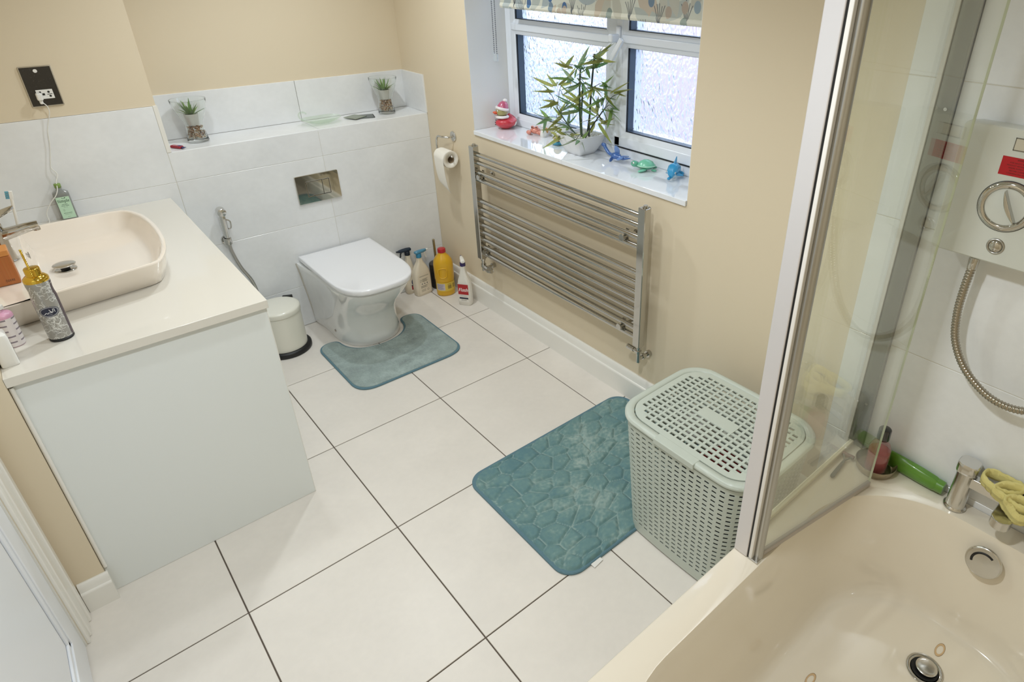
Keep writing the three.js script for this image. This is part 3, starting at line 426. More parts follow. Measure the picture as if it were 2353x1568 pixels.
// ---- toilet roll
{
  const h = thing('toilet_roll_holder', 'chrome hook toilet roll holder on the wall beside the ledge', 'roll holder', [0, 0, 0]);
  part('rosette', [turned(lathe([[0, 0], [0.027, 0], [0.029, 0.002], [0.028, 0.006], [0.010, 0.009], [0, 0.009]], 32), 0, 0, Math.PI / 2, -0.0003, 1.002, 0.272)], M.chromeDull, h);
  part('arm', tube([[-0.004, 1.002, 0.272], [-0.035, 1.0, 0.268], [-0.055, 1.002, 0.245], [-0.06, 1.002, 0.222], [-0.0605, 0.998, 0.200], [-0.061, 0.98, 0.186], [-0.061, 0.95, 0.181], [-0.061, 0.918, 0.186], [-0.061, 0.908, 0.205], [-0.061, 0.9075, 0.27], [-0.061, 0.909, 0.338]], 0.0058, 90, 12), M.chromeDull, h);
  part('arm_tip', ball(-0.061, 0.909, 0.338, 0.0075), M.chromeDull, h);
  const t = thing('toilet_roll', 'white toilet paper roll with a loose hanging sheet', 'toilet roll', [-0.061, 0.889, 0.272]);
  const paper = std({ color: '#f0ebe0', roughness: 0.95, bumpMap: pileBump, bumpScale: 0.0003 });
  const rp = []; rp.push([0.0205, -0.052], [0.047, -0.052], [0.0488, -0.050], [0.0488, 0.050], [0.047, 0.052], [0.0205, 0.052], [0.0205, -0.052]);
  part('roll', turned(lathe(rp, 56), Math.PI / 2, 0, 0), paper, t);
  part('core', turned(lathe([[0.0192, -0.0522], [0.0206, -0.0522], [0.0206, 0.0522], [0.0192, 0.0522], [0.0192, -0.0522]], 36), Math.PI / 2, 0, 0), std({ color: '#a89478', roughness: 0.9 }), t, 'brown cardboard core');
  const pr = [[0.0, 0.0498], [-0.03, 0.040], [-0.0475, 0.014], [-0.0495, -0.02], [-0.047, -0.08], [-0.041, -0.13], [-0.034, -0.165], [-0.022, -0.19]];
  const prof = new THREE.CatmullRomCurve3(pr.map(([x, y]) => V(x, y, 0))).getPoints(40), rings = [];
  const sg = (() => { const pos = [], idx = [], n = prof.length; prof.forEach((p, i) => { const cut = i / (n - 1); for (const z of [-0.05, 0.05]) pos.push(p.x - 0.0005, p.y + (z < 0 ? 0.030 * cut : -0.004 * cut), z + 0.012 * cut * cut); }); prof.forEach((p, i) => { const cut = i / (n - 1); for (const z of [-0.05, 0.05]) pos.push(p.x + 0.0004, p.y + (z < 0 ? 0.030 * cut : -0.004 * cut), z + 0.012 * cut * cut); }); for (const o of [0, 2 * n]) for (let i = 0; i < n - 1; i++) { const a = o + 2 * i; idx.push(a, a + 1, a + 3, a, a + 3, a + 2); } const g = new THREE.BufferGeometry(); g.setAttribute('position', new THREE.Float32BufferAttribute(pos, 3)); g.setIndex(idx); g.computeVertexNormals(); return g; })();
  part('hanging_sheet', sg, paper, t);
}

// ================================================================ VANITY
const YC = 0.8828;
{
  const v = thing('vanity_unit', 'pale grey white boxed vanity unit with plain end panel', 'cabinet', [0, 0, 0]);
  part('end_panel', box(-2.0675, -1.3915, 0.0005, YC - 0.0305, 1.313, 1.3307, 0.0012), M.panel, v);
  part('carcass', box(-2.066, -1.412, 0.10, YC - 0.0305, 0.001, 1.3125), M.panel, v);
  part('plinth', box(-2.066, -1.45, 0.0005, 0.10, 0.001, 1.3125), M.panel, v);
  for (const [a, b] of [[0.003, 0.652], [0.656, 1.311]]) { const d = part('door', box(-1.411, -1.393, 0.105, YC - 0.034, a, b, 0.0015), M.panel, v); }
  part('edge_strip', box(-1.3918, -1.3895, 0.0005, YC - 0.0305, 1.3125, 1.3312, 0.0006), M.trim, v, 'white corner edge strip');
  part('sealant_bead', [tube([[-2.0612, YC - 0.038, 1.3365], [-2.0612, 0.5, 1.3365], [-2.0612, 0.12, 1.3365]], 0.0062, 12, 6)], M.trim, v);
  const c = single('countertop', box(-2.0675, -1.3858, YC - 0.030, YC, 0.0006, 1.352, 0.0018), M.counter, 'cream white countertop with a crisp front edge', 'countertop');
}
// basin: half-recessed bowl with a bowed front (towards +x)
{
  const b = thing('wash_basin', 'cream ceramic wash basin with bowed rim on the countertop', 'basin', [0, YC, 0]);
  // outline: straight back edge flowing into a bowed right side, crisp front corner
  const curve = new THREE.CatmullRomCurve3([[-1.66, 0.372], [-1.603, 0.392], [-1.566, 0.47], [-1.548, 0.60], [-1.545, 0.72], [-1.552, 0.84], [-1.570, 0.945], [-1.592, 1.012], [-1.606, 1.036], [-1.632, 1.050]].map(([x, z]) => V(x, 0, z))).getPoints(40).map(p => [p.x, p.z]);
  const base = []; for (let i = 0; i < 10; i++) base.push([-2.054 + (2.054 - 1.66) * i / 10, 0.372]); base.push(...curve); for (let i = 1; i <= 12; i++) { const f = i / 12; base.push([-1.632 + (-2.054 + 1.632) * f, 1.050 + 0.064 * f]); } for (let i = 1; i < 8; i++) base.push([-2.054, 1.114 + (0.372 - 1.114) * i / 8]);
  base.reverse();
  // smaller copies of the outline: k = inset, kf = inset of the front side, ix = inset of the tap ledge
  const I = (k, ix, y, kf = k) => base.map(([x, z]) => [Math.max(-1.80 + (x + 1.80) * (1 - k / 0.254), -2.054 + ix), y, 0.735 + (z - 0.735) * (1 - (z > 0.735 ? kf : k) / 0.363)]);
  const top = 0.104, rings = [I(0.026, 0.004, 0.0005, 0.078), I(0.021, 0.003, 0.004, 0.073), I(0.008, 0.001, 0.055, 0.032), I(0.0015, 0, 0.093, 0.004), I(0.0, 0, 0.099), I(0.001, 0.001, top - 0.0014), I(0.004, 0.004, top), I(0.011, 0.106, top), I(0.014, 0.109, top - 0.0012), I(0.0165, 0.112, top - 0.005), I(0.022, 0.116, 0.085), I(0.042, 0.124, 0.050), I(0.056, 0.130, 0.037), I(0.072, 0.138, 0.031), I(0.105, 0.16, 0.0285), I(0.2, 0.19, 0.0255)];
  part('bowl', loft(rings, { crease: 0.75 }), M.basin, b);
  part('waste_rim', lathe([[0.033, 0], [0.034, 0.0025], [0.026, 0.004], [0.0, 0.003]], 32).translate(-1.852, 0.0265, 0.70), M.chrome, b);
  part('waste_plug', lathe([[0.0, 0.013], [0.012, 0.0125], [0.0335, 0.0165], [0.0345, 0.019], [0.033, 0.0205], [0.02, 0.0225], [0, 0.023]], 36).translate(-1.852, 0.0265, 0.70), M.chromeDull, b, 'domed metal waste plug');
  part('waste_stem', rod([-1.852, 0.0275, 0.70], [-1.852, 0.041, 0.70], 0.014, 18), M.black, b);
  part('overflow_ring', turned(lathe([[0.011, 0], [0.014, 0.001], [0.013, 0.003], [0.011, 0.003]], 20), 0, 0, -Math.PI / 2, -1.9345, 0.07, 0.60), M.chrome, b);
}
{
  const t = thing('basin_mixer_tap', 'chrome single lever mixer tap on the basin ledge', 'tap', [-1.985, YC + 0.1045, 0.71]);
  part('body', lathe([[0, 0], [0.030, 0], [0.030, 0.003], [0.0275, 0.006], [0.0255, 0.05], [0.0245, 0.12], [0.023, 0.128], [0, 0.129]], 32), M.chrome, t);
  const sp = [[0.0, 0.088, 0], [0.03, 0.09, 0], [0.075, 0.098, 0.002], [0.112, 0.103, 0.004]];
  const cs = new THREE.CatmullRomCurve3(sp.map(p => V(...p))).getPoints(16), rings = cs.map((p, i) => { const w = 0.021 - 0.002 * i / 16, h = 0.021 - 0.008 * i / 16; return Array.from({ length: 20 }, (_, k) => { const a = k / 20 * 2 * Math.PI, c = Math.cos(a), s = Math.sin(a); return [p.x - 0.08 * 0, p.y + h * Math.sign(s) * Math.abs(s) ** 0.7, p.z - w * Math.sign(c) * Math.abs(c) ** 0.8]; }); });
  part('spout', loft(rings), M.chrome, t);
  part('aerator', rod([0.104, 0.096, 0.004], [0.104, 0.085, 0.004], 0.0105, 20), M.chrome, t);
  const lv = []; for (let i = 0; i <= 12; i++) { const f = i / 12, x = -0.028 + f * 0.098, y = 0.137 + 0.036 * f, w = 0.036 * Math.sqrt(Math.max(0.03, 1 - (2 * f - 0.72) ** 2 / 1.7)), h = 0.013 * (1 - 0.55 * f); lv.push(Array.from({ length: 20 }, (_, k) => { const a = k / 20 * 2 * Math.PI; return [x, y + h * Math.sin(a), -w * Math.cos(a)]; })); }
  part('lever', loft(lv), M.chrome, t);
  part('cartridge_cap', lathe([[0, 0.127], [0.0195, 0.127], [0.02, 0.134], [0.016, 0.143], [0, 0.146]], 28), M.chrome, t);
}
// --- things on the counter
const gold = std({ color: '#d9b44a', roughness: 0.12, metalness: 1 });
{
  const t = thing('soap_dispenser', 'grey patterned cylindrical bottle with shiny gold cap on the countertop', 'bottle', [-1.920, YC + 0.0003, 1.192], -0.08);
  const lab = canvasTex(1024, 1024, (x, w, h) => {
    x.fillStyle = '#9a9790'; x.fillRect(0, 0, w, h);
    x.lineCap = 'round'; rs = 4242;
    for (let k = 0; k < 120; k++) { let px = rnd() * w, py = rnd() * h, a = rnd() * 6.28; x.strokeStyle = k % 3 ? 'rgba(226,226,222,0.75)' : 'rgba(205,204,198,0.9)'; x.lineWidth = 7 + rnd() * 9; x.beginPath(); x.moveTo(px, py); for (let q = 0; q < 7; q++) { a += rr(-1.3, 1.3); px += Math.cos(a) * 44; py += Math.sin(a) * 30; x.lineTo(px, py); } x.stroke(); }
    const cx = w * 0.5, cy = h * 0.50;
    x.save(); x.translate(cx, cy); x.scale(1.55, 0.67);
    x.fillStyle = '#24273c'; x.beginPath(); x.ellipse(0, 0, 172, 140, 0, 0, 7); x.fill();
    x.strokeStyle = '#8f8f92'; x.lineWidth = 26; x.setLineDash([6, 5]); x.beginPath(); x.ellipse(0, 0, 150, 119, 0, 0, 7); x.stroke(); x.setLineDash([]);
    x.strokeStyle = '#3a3d52'; x.lineWidth = 3; x.beginPath(); x.ellipse(0, 0, 136, 105, 0, 0, 7); x.stroke();
    // calligraphy: alif, lam-alif, mim, ya, ra
    x.strokeStyle = '#f2f2f2'; x.lineJoin = 'round'; x.lineWidth = 9;
    const st = (pts) => { x.beginPath(); x.moveTo(...pts[0]); for (let i = 1; i < pts.length - 1; i++) x.quadraticCurveTo(...pts[i], (pts[i][0] + pts[i + 1][0]) / 2, (pts[i][1] + pts[i + 1][1]) / 2); x.lineTo(...pts[pts.length - 1]); x.stroke(); };
    st([[88, -62], [86, -20], [90, 28]]); st([[66, -66], [62, -10], [52, 30], [26, 26], [14, -30], [8, -58]]); st([[14, -20], [34, 4], [44, 22]]); st([[26, 26], [4, 30], [-6, 12], [-18, 20], [-10, 32], [-34, 30]]); st([[-34, 30], [-50, 16], [-58, 30], [-72, 34]]); st([[-60, 20], [-72, 46], [-100, 58]]);
    x.fillStyle = '#f2f2f2'; for (const [px, py] of [[-44, 48], [-30, 50]]) { x.beginPath(); x.arc(px, py, 5, 0, 7); x.fill(); }
    x.font = '15px sans-serif'; x.textAlign = 'center'; x.fillText('AL AMEER', 4, 78); x.restore();
    x.fillStyle = '#4a4a50'; x.font = '26px sans-serif'; x.textAlign = 'center'; x.fillText('AIR FRESHENER', cx, h * 0.88); x.fillRect(cx - 150, h * 0.90, 300, 3); x.font = '22px sans-serif'; x.fillText('300 ml', cx, h * 0.935);
  });
  const r = 0.0305;
  part('base', lathe([[0, 0], [0.029, 0], [0.0305, 0.002], [0.0305, 0.010], [0, 0.010]], 40), M.black, t);
  const body = lathe([[r, 0.010], [r, 0.140], [0.0285, 0.155], [0.0283, 0.165], [0.0298, 0.180], [0.0298, 0.190], [0.026, 0.1925]], 56); { const uv = body.attributes.uv, p = body.attributes.position; for (let i = 0; i < uv.count; i++) { uv.setXY(i, (uv.getX(i) * 2 + 0.5) % 1 === 0 && uv.getX(i) > 0.9 ? 1.5 : uv.getX(i) * 2 + 0.5, (p.getY(i) - 0.01) / 0.18); } }
  lab.wrapS = THREE.RepeatWrapping;
  part('body', body, phy({ map: lab, roughness: 0.35, metalness: 0.25, clearcoat: 0.3 }), t);
  part('side_band', [0].map(() => { const g = lathe([[r + 0.0004, 0.012], [r + 0.0004, 0.140], [0.0290, 0.155], [0.0288, 0.165], [0.0302, 0.188]], 24); const p = g.attributes.position; return g; }).slice(0, 0).concat([new THREE.LatheGeometry([[r + 0.0004, 0.012], [r + 0.0004, 0.140], [0.0290, 0.155], [0.0288, 0.165], [0.0302, 0.188]].map(q => new THREE.Vector2(...q)), 10, 1.05, 0.42)]), std({ color: '#4b3d44', roughness: 0.4, side: THREE.DoubleSide }), t, 'dark plum seam band');
  part('shoulder', lathe([[0.0296, 0.190], [0.0302, 0.194], [0.0295, 0.200], [0.024, 0.206], [0.0185, 0.208]], 40), gold, t);
  part('cap', lathe([[0.0185, 0.207], [0.0186, 0.228], [0.017, 0.231], [0, 0.2315]], 40), gold, t);
  const beads = []; for (let k = 0; k < 15; k++) beads.push(ball(-0.002 - 0.0001 * k, 0.212 + k * 0.0056, 0.0195 - 0.0002 * k, 0.0031, 0.0034, 0.0031, 10)); beads.push(rod([-0.002, 0.206, 0.0195], [-0.0035, 0.292, 0.0165], 0.0014, 8));
  part('twisted_stick', beads, gold, t, 'thin twisted gold stick');
}
{
  const t = thing('face_wash_bottle', 'clear grey bottle with pale green label and green cap behind the basin', 'bottle', [-1.772, YC + 0.0003, 0.030], -0.06);
  const lab = canvasTex(512, 768, (x, w, h) => { x.fillStyle = '#c6e4c8'; x.fillRect(0, 0, w, h); x.fillStyle = '#274a33'; x.textAlign = 'center'; x.font = 'bold 132px serif'; x.fillText('Simple', w / 2, 190); x.beginPath(); x.moveTo(w * 0.56, 66); x.quadraticCurveTo(w * 0.64, 18, w * 0.74, 22); x.quadraticCurveTo(w * 0.68, 66, w * 0.56, 66); x.fill(); x.beginPath(); x.moveTo(w * 0.56, 66); x.quadraticCurveTo(w * 0.48, 30, w * 0.42, 34); x.quadraticCurveTo(w * 0.46, 66, w * 0.56, 66); x.fill(); x.font = 'bold 42px sans-serif'; x.fillText('SOOTHING', w / 2, 280); x.fillText('FACIAL TONER', w / 2, 330); x.font = '30px sans-serif'; x.fillText('kind to skin', w / 2, 376); x.strokeStyle = '#4d7a58'; x.lineWidth = 5; x.beginPath(); x.arc(w * 0.3, 470, 34, 0, 7); x.stroke(); x.beginPath(); x.moveTo(w * 0.3, 500); x.lineTo(w * 0.3, 445); x.stroke(); x.font = 'bold 38px sans-serif'; x.fillText('MICELLAR WATER', w / 2, 590); x.font = '28px sans-serif'; x.fillText('no perfume no colour', w / 2, 634); x.fillText('200 ml e', w / 2, 720); });
  const ov = (a, b, y) => at(rrect(0, 0, a, b, Math.min(a, b) * 0.75, 8), y);
  part('body', loft([ov(0.026, 0.014, 0), ov(0.0285, 0.016, 0.003), ov(0.0285, 0.016, 0.112), ov(0.027, 0.0155, 0.122), ov(0.016, 0.012, 0.129), ov(0.011, 0.010, 0.131)], { crease: 0.8 }), phy({ color: '#b9bcb8', roughness: 0.1, transmission: 0.55, thickness: 0, clearcoat: 0.5 }), t);
  part('label', (() => { const g = new THREE.PlaneGeometry(0.046, 0.094, 8, 1); return g.translate(0, 0.057, 0.0164); })(), std({ map: lab, roughness: 0.5 }), t);
  part('neck', rod([0, 0.130, 0], [0, 0.142, 0], 0.0105, 24), phy({ color: '#8f948f', roughness: 0.2 }), t);
  part('cap', lathe([[0, 0.160], [0.0105, 0.159], [0.0122, 0.156], [0.0118, 0.142], [0, 0.142]], 28), phy({ color: '#7f9c4a', roughness: 0.4, clearcoat: 0.3 }), t, 'olive green cap');
}
{
  const t = thing('wooden_box', 'orange brown wooden box standing on the basin ledge', 'box', [-1.998, YC + 0.1048, 0.915], 0);
  const wood = canvasTex(512, 512, (x, w, h) => { x.fillStyle = '#b06a34'; x.fillRect(0, 0, w, h); rs = 777; for (let k = 0; k < 260; k++) { const px = rnd() * w; x.strokeStyle = `rgba(${150 + rnd() * 40 | 0},${80 + rnd() * 30 | 0},${30 + rnd() * 20 | 0},0.35)`; x.lineWidth = 1 + rnd() * 3; x.beginPath(); x.moveTo(px, 0); x.bezierCurveTo(px + rr(-8, 8), h / 3, px + rr(-8, 8), 2 * h / 3, px + rr(-6, 6), h); x.stroke(); } x.fillStyle = '#4a2a14'; x.font = 'bold 58px sans-serif'; x.textAlign = 'right'; x.fillText('ÖDERE', w - 70, h - 52); });
  const m = phy({ map: wood, roughness: 0.45, clearcoat: 0.2 });
  part('body', box(-0.034, 0.034, 0, 0.092, -0.03, 0.03, 0.003), std({ color: '#b06a34', roughness: 0.5 }), t);
  part('front_face', new THREE.PlaneGeometry(0.062, 0.086).translate(0, 0.046, 0.0303), m, t);
  part('lid', box(-0.034, 0.034, 0.0925, 0.112, -0.03, 0.03, 0.003), std({ color: '#cf8a48', roughness: 0.45 }), t, 'lighter orange wooden lid');
}
{
  const t = thing('pump_bottle', 'pink and white plastic bottle in front of the basin', 'bottle', [-2.026, YC + 0.0003, 1.150], 0.6);
  const lab = canvasTex(512, 512, (x, w, h) => { x.fillStyle = '#ece4e2'; x.fillRect(0, 0, w, h); x.fillStyle = '#e0a9c2'; x.fillRect(0, 0, w, 60); x.fillStyle = '#d889b0'; x.fillRect(0, 330, w, 36); x.fillStyle = '#dfa8c6'; x.fillRect(0, 366, w, 146); x.fillStyle = '#8a7f88'; for (let k = 0; k < 9; k++) for (let q = 0; q < 4; q++) x.fillRect(q * 128 + 12, 90 + k * 24, 60 + ((k * 37 + q * 11) % 44), 6); x.fillStyle = '#5c4c58'; for (let q = 0; q < 4; q++) { x.fillRect(q * 128 + 30, 430, 34, 46); x.beginPath(); x.arc(q * 128 + 96, 100, 10, 0, 7); x.fill(); } });
  part('body', lathe([[0, 0], [0.022, 0], [0.0245, 0.003], [0.0245, 0.098], [0.021, 0.104]], 36), phy({ map: lab, roughness: 0.35, clearcoat: 0.3 }), t);
  part('shoulder', lathe([[0.0248, 0.092], [0.0245, 0.099], [0.021, 0.105], [0.012, 0.109], [0.009, 0.110], [0.009, 0.118], [0, 0.118]], 32), phy({ color: '#dba3bd', roughness: 0.35 }), t, 'pink shoulder');
  part('pump', [rod([0, 0.118, 0], [0, 0.128, 0], 0.012, 20), rod([0, 0.128, 0], [0, 0.150, 0], 0.0045, 12), box(-0.03, 0.010, 0.148, 0.158, -0.007, 0.007, 0.003)], M.whitePlastic, t, 'white pump');
}
{
  const t = thing('white_carton', 'tall white plastic bottle at the countertop edge by the wall', 'bottle', [-2.046, YC + 0.0003, 1.262], 0.10);
  const ov = (a, b, y, r = 0.006) => at(rrect(0, 0, a, b, r, 6), y);
  part('body', loft([ov(0.018, 0.028, 0), ov(0.020, 0.030, 0.003), ov(0.020, 0.030, 0.085), ov(0.018, 0.028, 0.094), ov(0.010, 0.012, 0.102)], { crease: 0.7 }), M.whitePlastic, t);
  part('label_print', (() => new THREE.PlaneGeometry(0.05, 0.07).rotateY(Math.PI / 2).translate(0.0203, 0.045, 0))(), std({ map: canvasTex(256, 384, (x, w, h) => { x.fillStyle = '#ebe8e2'; x.fillRect(0, 0, w, h); x.fillStyle = '#3a3a44'; x.save(); x.translate(150, 330); x.rotate(-Math.PI / 2); x.font = 'italic 58px serif'; x.fillText('Beauty', 0, 0); x.font = '22px sans-serif'; x.fillText('body lotion', 0, 44); x.restore(); }), roughness: 0.5 }), t);
  part('cap', lathe([[0.0115, 0.102], [0.0115, 0.128], [0.010, 0.131], [0, 0.131]], 24), M.whitePlastic, t);
}
{
  const c = thing('tumbler', 'pale tumbler behind the tap holding a toothbrush', 'tumbler', [-1.955, YC + 0.0004, 0.325]);
  part('cup', lathe([[0, 0], [0.029, 0], [0.033, 0.095], [0.0315, 0.095], [0.028, 0.004], [0, 0.004]], 32), M.whitePlastic, c);
  const b = thing('toothbrush', 'white toothbrush with teal bristles rising behind the tap lever', 'toothbrush', [-1.953, YC + 0.006, 0.325]);
  const lean = g => turned(g, 0.10, 0, -0.16);
  part('handle', lean(tube([[0, 0, 0], [0, 0.05, 0.002], [0.001, 0.13, 0], [0, 0.17, 0.001], [0, 0.215, 0.003]], 0.0048, 40, 10)), M.whitePlastic, b);
  part('head', lean(box(-0.006, 0.006, 0.208, 0.240, 0.000, 0.007, 0.003)), M.whitePlastic, b);
  part('bristles', lean(merge([0, 1, 2, 3].map(k => box(-0.016, -0.005, 0.210 + k * 0.0075, 0.2155 + k * 0.0075, 0.0005, 0.0065, 0.001)))), std({ color: '#5f9db0', roughness: 0.8 }), b, 'teal bristles');
}
// shaver socket and charger
{
  const s = thing('shaver_socket', 'black glass shaver socket plate with chrome edge on the cream wall', 'socket', [-1.697, 1.4245, -0.008]);
  part('edge_frame', box(-0.0525, 0.0525, -0.0775, 0.0775, 0.0003, 0.006, 0.002), M.chrome, s);
  const speck = canvasTex(512, 768, (x, w, h) => { x.fillStyle = '#101013'; x.fillRect(0, 0, w, h); rs = 31; for (let k = 0; k < 260; k++) { x.fillStyle = `rgba(200,200,205,${0.1 + rnd() * 0.5})`; x.beginPath(); x.arc(rnd() * w, rnd() * h, 0.6 + rnd() * 2.4, 0, 7); x.fill(); } });
  part('plate', box(-0.0492, 0.0492, -0.0742, 0.0742, 0.003, 0.0082, 0.001), M.blackGloss, s);
  part('plate_face', new THREE.PlaneGeometry(0.098, 0.148).translate(0, 0, 0.0084), phy({ map: speck, roughness: 0.15, clearcoat: 0.6 }), s, 'black face with dust specks');
  part('screw_cap', rod([-0.001, 0.060, 0.008], [-0.001, 0.060, 0.0105], 0.0068, 20), M.whitePlastic, s);
  part('outlet', box(-0.024, 0.030, -0.048, -0.012, 0.008, 0.0105, 0.003), M.whitePlastic, s, 'white outlet insert');
  part('outlet_slots', [rod([0.016, -0.022, 0.0104], [0.016, -0.022, 0.0110], 0.004, 12), rod([0.018, -0.038, 0.0104], [0.018, -0.038, 0.0110], 0.004, 12), box(0.010, 0.026, -0.0315, -0.0295, 0.0104, 0.0110), box(-0.006, 0.002, -0.034, -0.026, 0.0104, 0.0110), box(-0.014, -0.008, -0.024, -0.018, 0.0104, 0.0110)], M.black, s);
  const c = thing('charger_lead', 'white plug and thin white charging lead hanging from the socket', 'charger', [0, 0, 0]);
  part('plug', [box(-1.726, -1.706, 1.374, 1.404, 0.0032, 0.030, 0.006), box(-1.722, -1.710, 1.360, 1.378, 0.008, 0.024, 0.004)], M.whitePlastic, c);
  part('cable', tube([[-1.713, 1.366, 0.018], [-1.704, 1.352, 0.022], [-1.703, 1.33, 0.019], [-1.716, 1.295, 0.014], [-1.731, 1.256, 0.011], [-1.742, 1.20, 0.011], [-1.762, 1.13, 0.012], [-1.768, 1.105, 0.013], [-1.757, 1.078, 0.018], [-1.770, 1.050, 0.030], [-1.778, 1.02, 0.052], [-1.79, 1.00, 0.058], [-1.818, 0.970, 0.056], [-1.842, 0.93, 0.056], [-1.845, 0.895, 0.06], [-1.865, 0.886, 0.07], [-1.93, 0.8848, 0.10], [-1.99, 0.8848, 0.12]], 0.0017, 160, 8), M.whitePlastic, c);
}

// ================================================================ CLEANING BOTTLES IN THE CORNER
function ovalLoft(list, r = 0.7, crease = 0.8) { return loft(list.map(([a, b, y, dx = 0, dz = 0]) => at(rrect(dx, dz, a, b, Math.min(a, b) * r, 8), y)), { crease }); }
function sprayBottle(name, label, pos, ry, opt) {
  const t = thing(name, label, 'spray bottle', pos, ry);
  part('bottle', ovalLoft(opt.body), opt.mat, t);
  if (opt.map) part('label_print', opt.print, std({ map: opt.map, roughness: 0.5 }), t);
  const y = opt.neck;
  part('collar', lathe([[0.015, y], [0.017, y + 0.002], [0.0165, y + 0.024], [0.012, y + 0.028], [0, y + 0.028]], 28), opt.collar, t);
  const hp = new THREE.Group(); hp.name = 'trigger_unit'; hp.rotation.y = opt.headTurn || 0; t.add(hp);
  part('trigger_head', loft([[-0.026, 0.010, 0.006], [-0.022, 0.016, 0.010], [0.0, 0.0165, 0.0125], [0.03, 0.0145, 0.0115], [0.052, 0.010, 0.009], [0.057, 0.0055, 0.006]].map(([x, w, h]) => Array.from({ length: 18 }, (_, k) => { const a = k / 18 * 2 * Math.PI; return [x, y + 0.036 + h * Math.sin(a), -w * 0.85 * Math.cos(a)]; })), { crease: 0.9 }), opt.head, hp);
  part('nozzle', [rod([0.054, y + 0.036, 0], [0.068, y + 0.037, 0], 0.0068, 16, 0.005)], opt.nozzle, hp);
  part('trigger', tube([[0.036, y + 0.028, 0], [0.043, y + 0.016, 0], [0.045, y + 0.003, 0], [0.051, y - 0.012, 0]], 0.0045, 16, 8), opt.nozzle, hp);
  return t;
}
const ivory = phy({ color: '#e6dac4', roughness: 0.38, clearcoat: 0.2 });
{
  const back = canvasTex(512, 768, (x, w, h) => { x.fillStyle = '#e6dac4'; x.fillRect(0, 0, w, h); x.fillStyle = '#4b4438'; for (let k = 0; k < 2; k++) x.fillRect(60, 40 + k * 22, 390, 8); x.font = 'bold 40px sans-serif'; for (let k = 0; k < 7; k++) x.fillRect(160, 170 + k * 20, 240 - (k * 29) % 70, 8); x.lineWidth = 8; x.strokeStyle = '#4b4438'; x.strokeRect(70, 190, 60, 80); x.fillStyle = '#f2ead8'; for (let k = 0; k < 3; k++) x.fillRect(110 + k * 105, 330, 80, 74); x.fillStyle = '#161412'; x.font = 'bold 64px sans-serif'; x.fillRect(124, 346, 48, 44); x.fillRect(228, 350, 50, 42); x.fillRect(334, 344, 46, 48); x.fillStyle = '#f2ead8'; x.fillRect(140, 350, 12, 16); x.fillRect(246, 352, 8, 18); x.fillRect(350, 356, 18, 14); x.fillStyle = '#4b4438'; for (let k = 0; k < 6; k++) x.fillRect(80, 440 + k * 18, 320 - (k * 53) % 110, 7); for (let k = 0; k < 15; k++) x.fillRect(96 + k * 12, 590, 3 + (k * 7) % 7, 110); x.beginPath(); x.arc(370, 650, 34, 0, 7); x.stroke(); });
  const pr = new THREE.PlaneGeometry(0.088, 0.128).translate(0, 0.078, 0.0304);
  sprayBottle('spray_bottle', 'ivory trigger spray bottle with blue head nearest the toilet', [-0.222, 0.0005, 0.092], 0.10, { body: [[0.052, 0.026, 0], [0.057, 0.030, 0.006], [0.058, 0.030, 0.06], [0.057, 0.030, 0.14], [0.052, 0.028, 0.165], [0.034, 0.022, 0.20], [0.020, 0.0165, 0.222], [0.0145, 0.0145, 0.245], [0.0145, 0.0145, 0.252]], mat: ivory, neck: 0.250, collar: phy({ color: '#2f86ad', roughness: 0.3 }), head: phy({ color: '#5aa0c0', roughness: 0.2, transmission: 0.25, thickness: 0, clearcoat: 0.6 }), nozzle: M.whitePlastic, map: back, print: pr });
  const front = canvasTex(256, 384, (x, w, h) => { x.fillStyle = '#e9ddc8'; x.fillRect(0, 0, w, h); x.fillStyle = '#27385e'; x.beginPath(); x.ellipse(150, 120, 95, 110, 0, 0, 7); x.fill(); x.fillStyle = '#cfd8e2'; x.beginPath(); x.ellipse(140, 110, 52, 66, 0.4, 0, 7); x.fill(); x.fillStyle = '#1c2238'; x.fillRect(40, 200, 216, 30); x.fillStyle = '#a8383c'; x.fillRect(40, 230, 216, 110); });
  sprayBottle('spray_bottle', 'ivory trigger spray bottle with navy head half hidden behind another', [-0.266, 0.0005, 0.030], Math.PI - 0.05, { body: [[0.038, 0.024, 0], [0.042, 0.027, 0.006], [0.043, 0.027, 0.05], [0.042, 0.027, 0.11], [0.036, 0.025, 0.145], [0.024, 0.02, 0.19], [0.0145, 0.0145, 0.235], [0.0145, 0.0145, 0.260]], mat: ivory, neck: 0.258, collar: std({ color: '#16202c', roughness: 0.5 }), head: std({ color: '#1a2a3a', roughness: 0.5 }), nozzle: std({ color: '#16202c', roughness: 0.5 }), map: front, print: new THREE.PlaneGeometry(0.05, 0.09).rotateY(Math.PI + 0.0).translate(-0.006, 0.062, -0.0275) });
  const red = canvasTex(512, 768, (x, w, h) => { x.fillStyle = '#e9e4da'; x.fillRect(0, 0, w, h); x.fillStyle = '#b3282c'; x.fillRect(0, 30, w, 430); x.fillStyle = '#f6f0ea'; x.font = 'bold italic 190px sans-serif'; x.textAlign = 'center'; x.fillText('Flash', w * 0.5, 330); x.fillStyle = '#d9d6d0'; x.fillRect(60, 470, 400, 90); x.fillStyle = '#23243c'; x.fillRect(40, 580, 440, 66); x.fillStyle = '#8c8880'; x.font = '34px sans-serif'; x.fillText('kitchen degreaser', w / 2, 520); for (let k = 0; k < 3; k++) x.fillRect(120, 670 + k * 22, 270, 8); });
